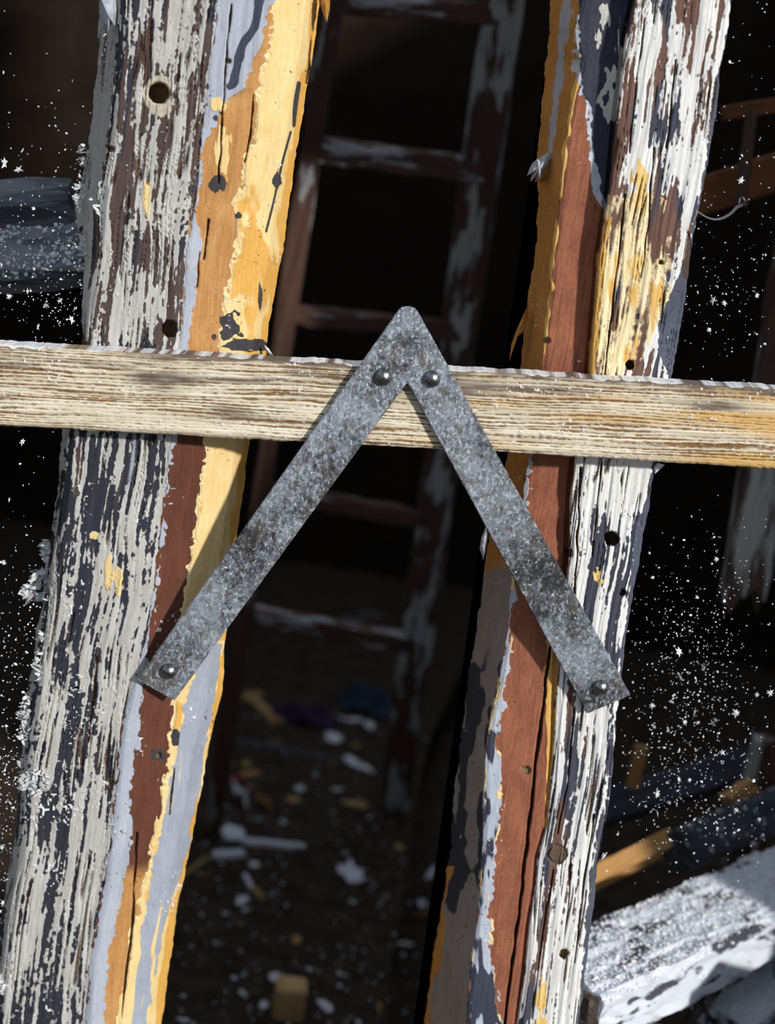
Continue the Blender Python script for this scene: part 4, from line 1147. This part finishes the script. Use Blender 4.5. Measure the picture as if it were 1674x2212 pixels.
# crumbs too many to count
def crumbs(name, pts, rmin, rmax, mat, label, cat, seed):
    rng = np.random.default_rng(seed); V = []; F = []
    for p in pts:
        r = rng.uniform(rmin, rmax) * (1.8 if rng.random() < 0.08 else 1)
        b = len(V)
        ax = rng.normal(0, 1, (3, 3)); q, _ = np.linalg.qr(ax)
        k = [1, 0.8, 0.45]
        for s in range(3):
            V += [p + q[s] * r * k[s] * rng.uniform(.7, 1.2), p - q[s] * r * k[s] * rng.uniform(.7, 1.2)]
        for i in (0, 1):
            for j in (2, 3):
                for l in (4, 5): F.append((b + i, b + j, b + l))
    v, c = recentre(V)
    o = link(name, mesh_py(name, v, F), mat, loc=c)
    return tag(o, label, cat, kind='stuff')
rng = np.random.default_rng(91)
pts = []
for _ in range(420):
    px, py = rng.uniform(380, 940), 1500 + 740 * rng.random() ** 0.8
    z = -0.108 if px > 895 - (py - 1790) * 0.15 else 0.002
    pts.append(PZ(px, py, z))
crumbs('floor_crumbs', pts, 0.0012, 0.0042, M_paper, 'fine pale crumbs strewn over the earthen floor', 'crumbs', 5)

# ------------------------------------------------------------------ white powder on the fallen beams
def powder_on(name, o, n, r0, r1, mat, up, seed, label, cat, bias=0.35):
    rng = np.random.default_rng(seed)
    me = o.data; mw = o.matrix_basis if o.parent is None else Matrix.Translation(o.parent.location) @ o.matrix_basis
    tri = []
    for f in me.polygons:
        nrm = (mw.to_3x3() @ f.normal).normalized()
        cc = mw @ f.center
        if nrm.dot(up) > bias and f.area > 1e-7 and -0.75 < cc.x < 0.8:
            v = [mw @ me.vertices[i].co for i in f.vertices]
            tri.append((np.array(v[0]), np.array(v[1]), np.array(v[2]), np.array(v[-1]), f.area))
    ar = np.array([t[4] for t in tri]); ar = ar / ar.sum()
    pts = []
    for i in rng.choice(len(tri), n, p=ar):
        a, b, c, d, _ = tri[i]; s, t = rng.random(2)
        p = a + (b - a) * s + (d - a) * t
        pts.append(p + np.array(up) * 0.0008)
    return crumbs(name, pts, r0, r1, mat, label, cat, seed + 1)
bigt = [c for c in COL.objects if c.parent == big and c.name.startswith('timber')][0]
powder_on('powder_crumbs', bigt, 5200, 0.0010, 0.0030, M_white, Vector((0, -0.15, 1)), 101, 'white powder crumbs thick on top of the whitewashed beam', 'powder', 0.5)
powder_on('powder_crumbs', bpy.data.objects['slate_beam'], 260, 0.0008, 0.0026, M_white, Vector((0, -0.6, 0.8)), 103, 'sparse white crumbs dusted over the slate beam', 'powder')
powder_on('powder_crumbs', gp, 1500, 0.0010, 0.0032, M_white, Vector((0, -0.6, 0.8)), 105, 'white crumbs dusted over the splintered grey plank', 'powder')
powder_on('powder_crumbs', bpy.data.objects['lower_beam'], 800, 0.0010, 0.0030, M_white, Vector((0, -0.6, 0.8)), 107, 'white crumbs on the lower whitened beam end', 'powder')

# ------------------------------------------------------------------ flakes whirling in the air
def star_mesh(seed, n=7):
    rng = np.random.default_rng(seed)
    V = [(0, 0, 0.16), (0, 0, -0.16)]; F = []
    m = 2 * n
    for k in range(m):
        a = 6.2832 * (k + rng.uniform(-.25, .25)) / m
        r = rng.uniform(0.7, 1.15) if k % 2 == 0 else rng.uniform(0.30, 0.55)
        V.append((r * math.cos(a), r * math.sin(a), rng.uniform(-.12, .12)))
    for k in range(m):
        F += [(0, 2 + k, 2 + (k + 1) % m), (1, 2 + (k + 1) % m, 2 + k)]
    return mesh_py('flake', V, F)
STAR = []
for s in range(6):
    me = star_mesh(200 + s, 5 + s % 4); me.materials.append(M_white); STAR.append(me)
cm = np.array([RGT, UPV, -FWD]).T
def flake(px, py, r, Y, label, group):
    p = PY(px, py, Y)
    o = bpy.data.objects.new('paint_flake', random.choice(STAR)); COL.objects.link(o)
    o.location = Vector(p)
    o.scale = (r * 0.00041 * (1 + Y / 1.5),) * 3
    e = Matrix(cm.tolist()).to_euler()
    o.rotation_euler = (e.x + random.gauss(0, .5), e.y + random.gauss(0, .5), random.random() * 6.28)
    return tag(o, label, 'flake', group)
LB = 'star-shaped white flake in the air beside the broad post'
for q in ((40, 366, 11), (10, 352, 14), (173, 325, 13), (48, 325, 7), (166, 402, 9), (10, 348, 8), (48, 955, 10), (155, 690, 11), (82, 706, 9), (120, 272, 4), (196, 430, 6), (92, 402, 5), (20, 640, 8), (100, 660, 8), (130, 650, 9), (160, 668, 8),
          (20, 1080, 7), (8, 1215, 7), (60, 628, 7), (30, 560, 6), (4, 1830, 9), (14, 1900, 9), (6, 1950, 8)):
    flake(*q, random.uniform(-0.05, 0.02), LB, 'flakes beside the broad post')
LR = 'star-shaped white flake in the air beyond the white-striped post'
for q in ((1467, 1408, 13), (1468, 1460, 12), (1409, 1524, 9), (1450, 1516, 8), (1520, 1443, 7), (1500, 1540, 9), (1590, 1540, 11), (1545, 1555, 9), (1540, 1563, 10), (1635, 1500, 6), (1664, 1496, 10), (1540, 648, 12), (1565, 655, 8), (1635, 638, 9), (1600, 390, 10), (1607, 430, 9), (1598, 432, 8),
          (1420, 1714, 11), (1420, 1756, 10), (1467, 1684, 8), (1445, 1734, 6), (1548, 1208, 7), (1506, 1290, 6), (1560, 1625, 9), (1605, 1630, 8), (1490, 1685, 6), (1500, 1770, 7), (1530, 1748, 6), (1550, 1790, 7), (1480, 1560, 8), (1470, 1635, 5), (1413, 1570, 6), (1640, 1770, 7),
          (1590, 1750, 8), (1610, 1600, 6), (1360, 1250, 4), (1637, 1300, 5)):
    flake(*q, random.uniform(0.0, 0.12) if q[0] < 1600 else random.uniform(-0.02, 0.10), 'white flake in the air in front of the short pale batten' if q[:2] in ((1600, 390), (1607, 430), (1598, 432)) else LR, 'flakes beyond the white-striped post')

pts = []
rng = np.random.default_rng(301)
def cloud(n, cx, cy, sx, sy, Y0, Y1, lim):
    k = 0
    while k < n:
        px, py = rng.normal(cx, sx), rng.normal(cy, sy)
        if not lim(px, py): continue
        pts.append(PY(px, py, rng.uniform(Y0, Y1))); k += 1
left_ok = lambda x, y: -60 < x < float(lo_out(y)) - 2
right_ok = lambda x, y: 1740 > x > float(ro_right(y)) + 3
cloud(170, 120, 480, 90, 190, -0.05, 0.03, left_ok)
cloud(120, 110, 650, 60, 50, -0.05, 0.03, left_ok)
cloud(420, 40, 1780, 60, 220, -0.06, 0.02, left_ok)
cloud(130, 40, 1380, 60, 160, -0.06, 0.02, left_ok)
crumbs('airborne_powder', pts, 0.00045, 0.0013, M_white, 'fine white powder whirling in the air beside the broad post', 'powder', 303)
pts = []
cloud(620, 1490, 1470, 70, 130, -0.02, 0.12, right_ok)
cloud(420, 1500, 1700, 110, 110, -0.02, 0.15, right_ok)
cloud(130, 1600, 350, 70, 260, -0.04, 0.10, right_ok)
cloud(90, 1560, 660, 60, 60, -0.04, 0.10, right_ok)
cloud(120, 1540, 1250, 90, 90, -0.02, 0.12, right_ok)
crumbs('airborne_powder', pts, 0.00045, 0.0013, M_white, 'fine white powder whirling in the air beyond the white-striped post', 'powder', 305)
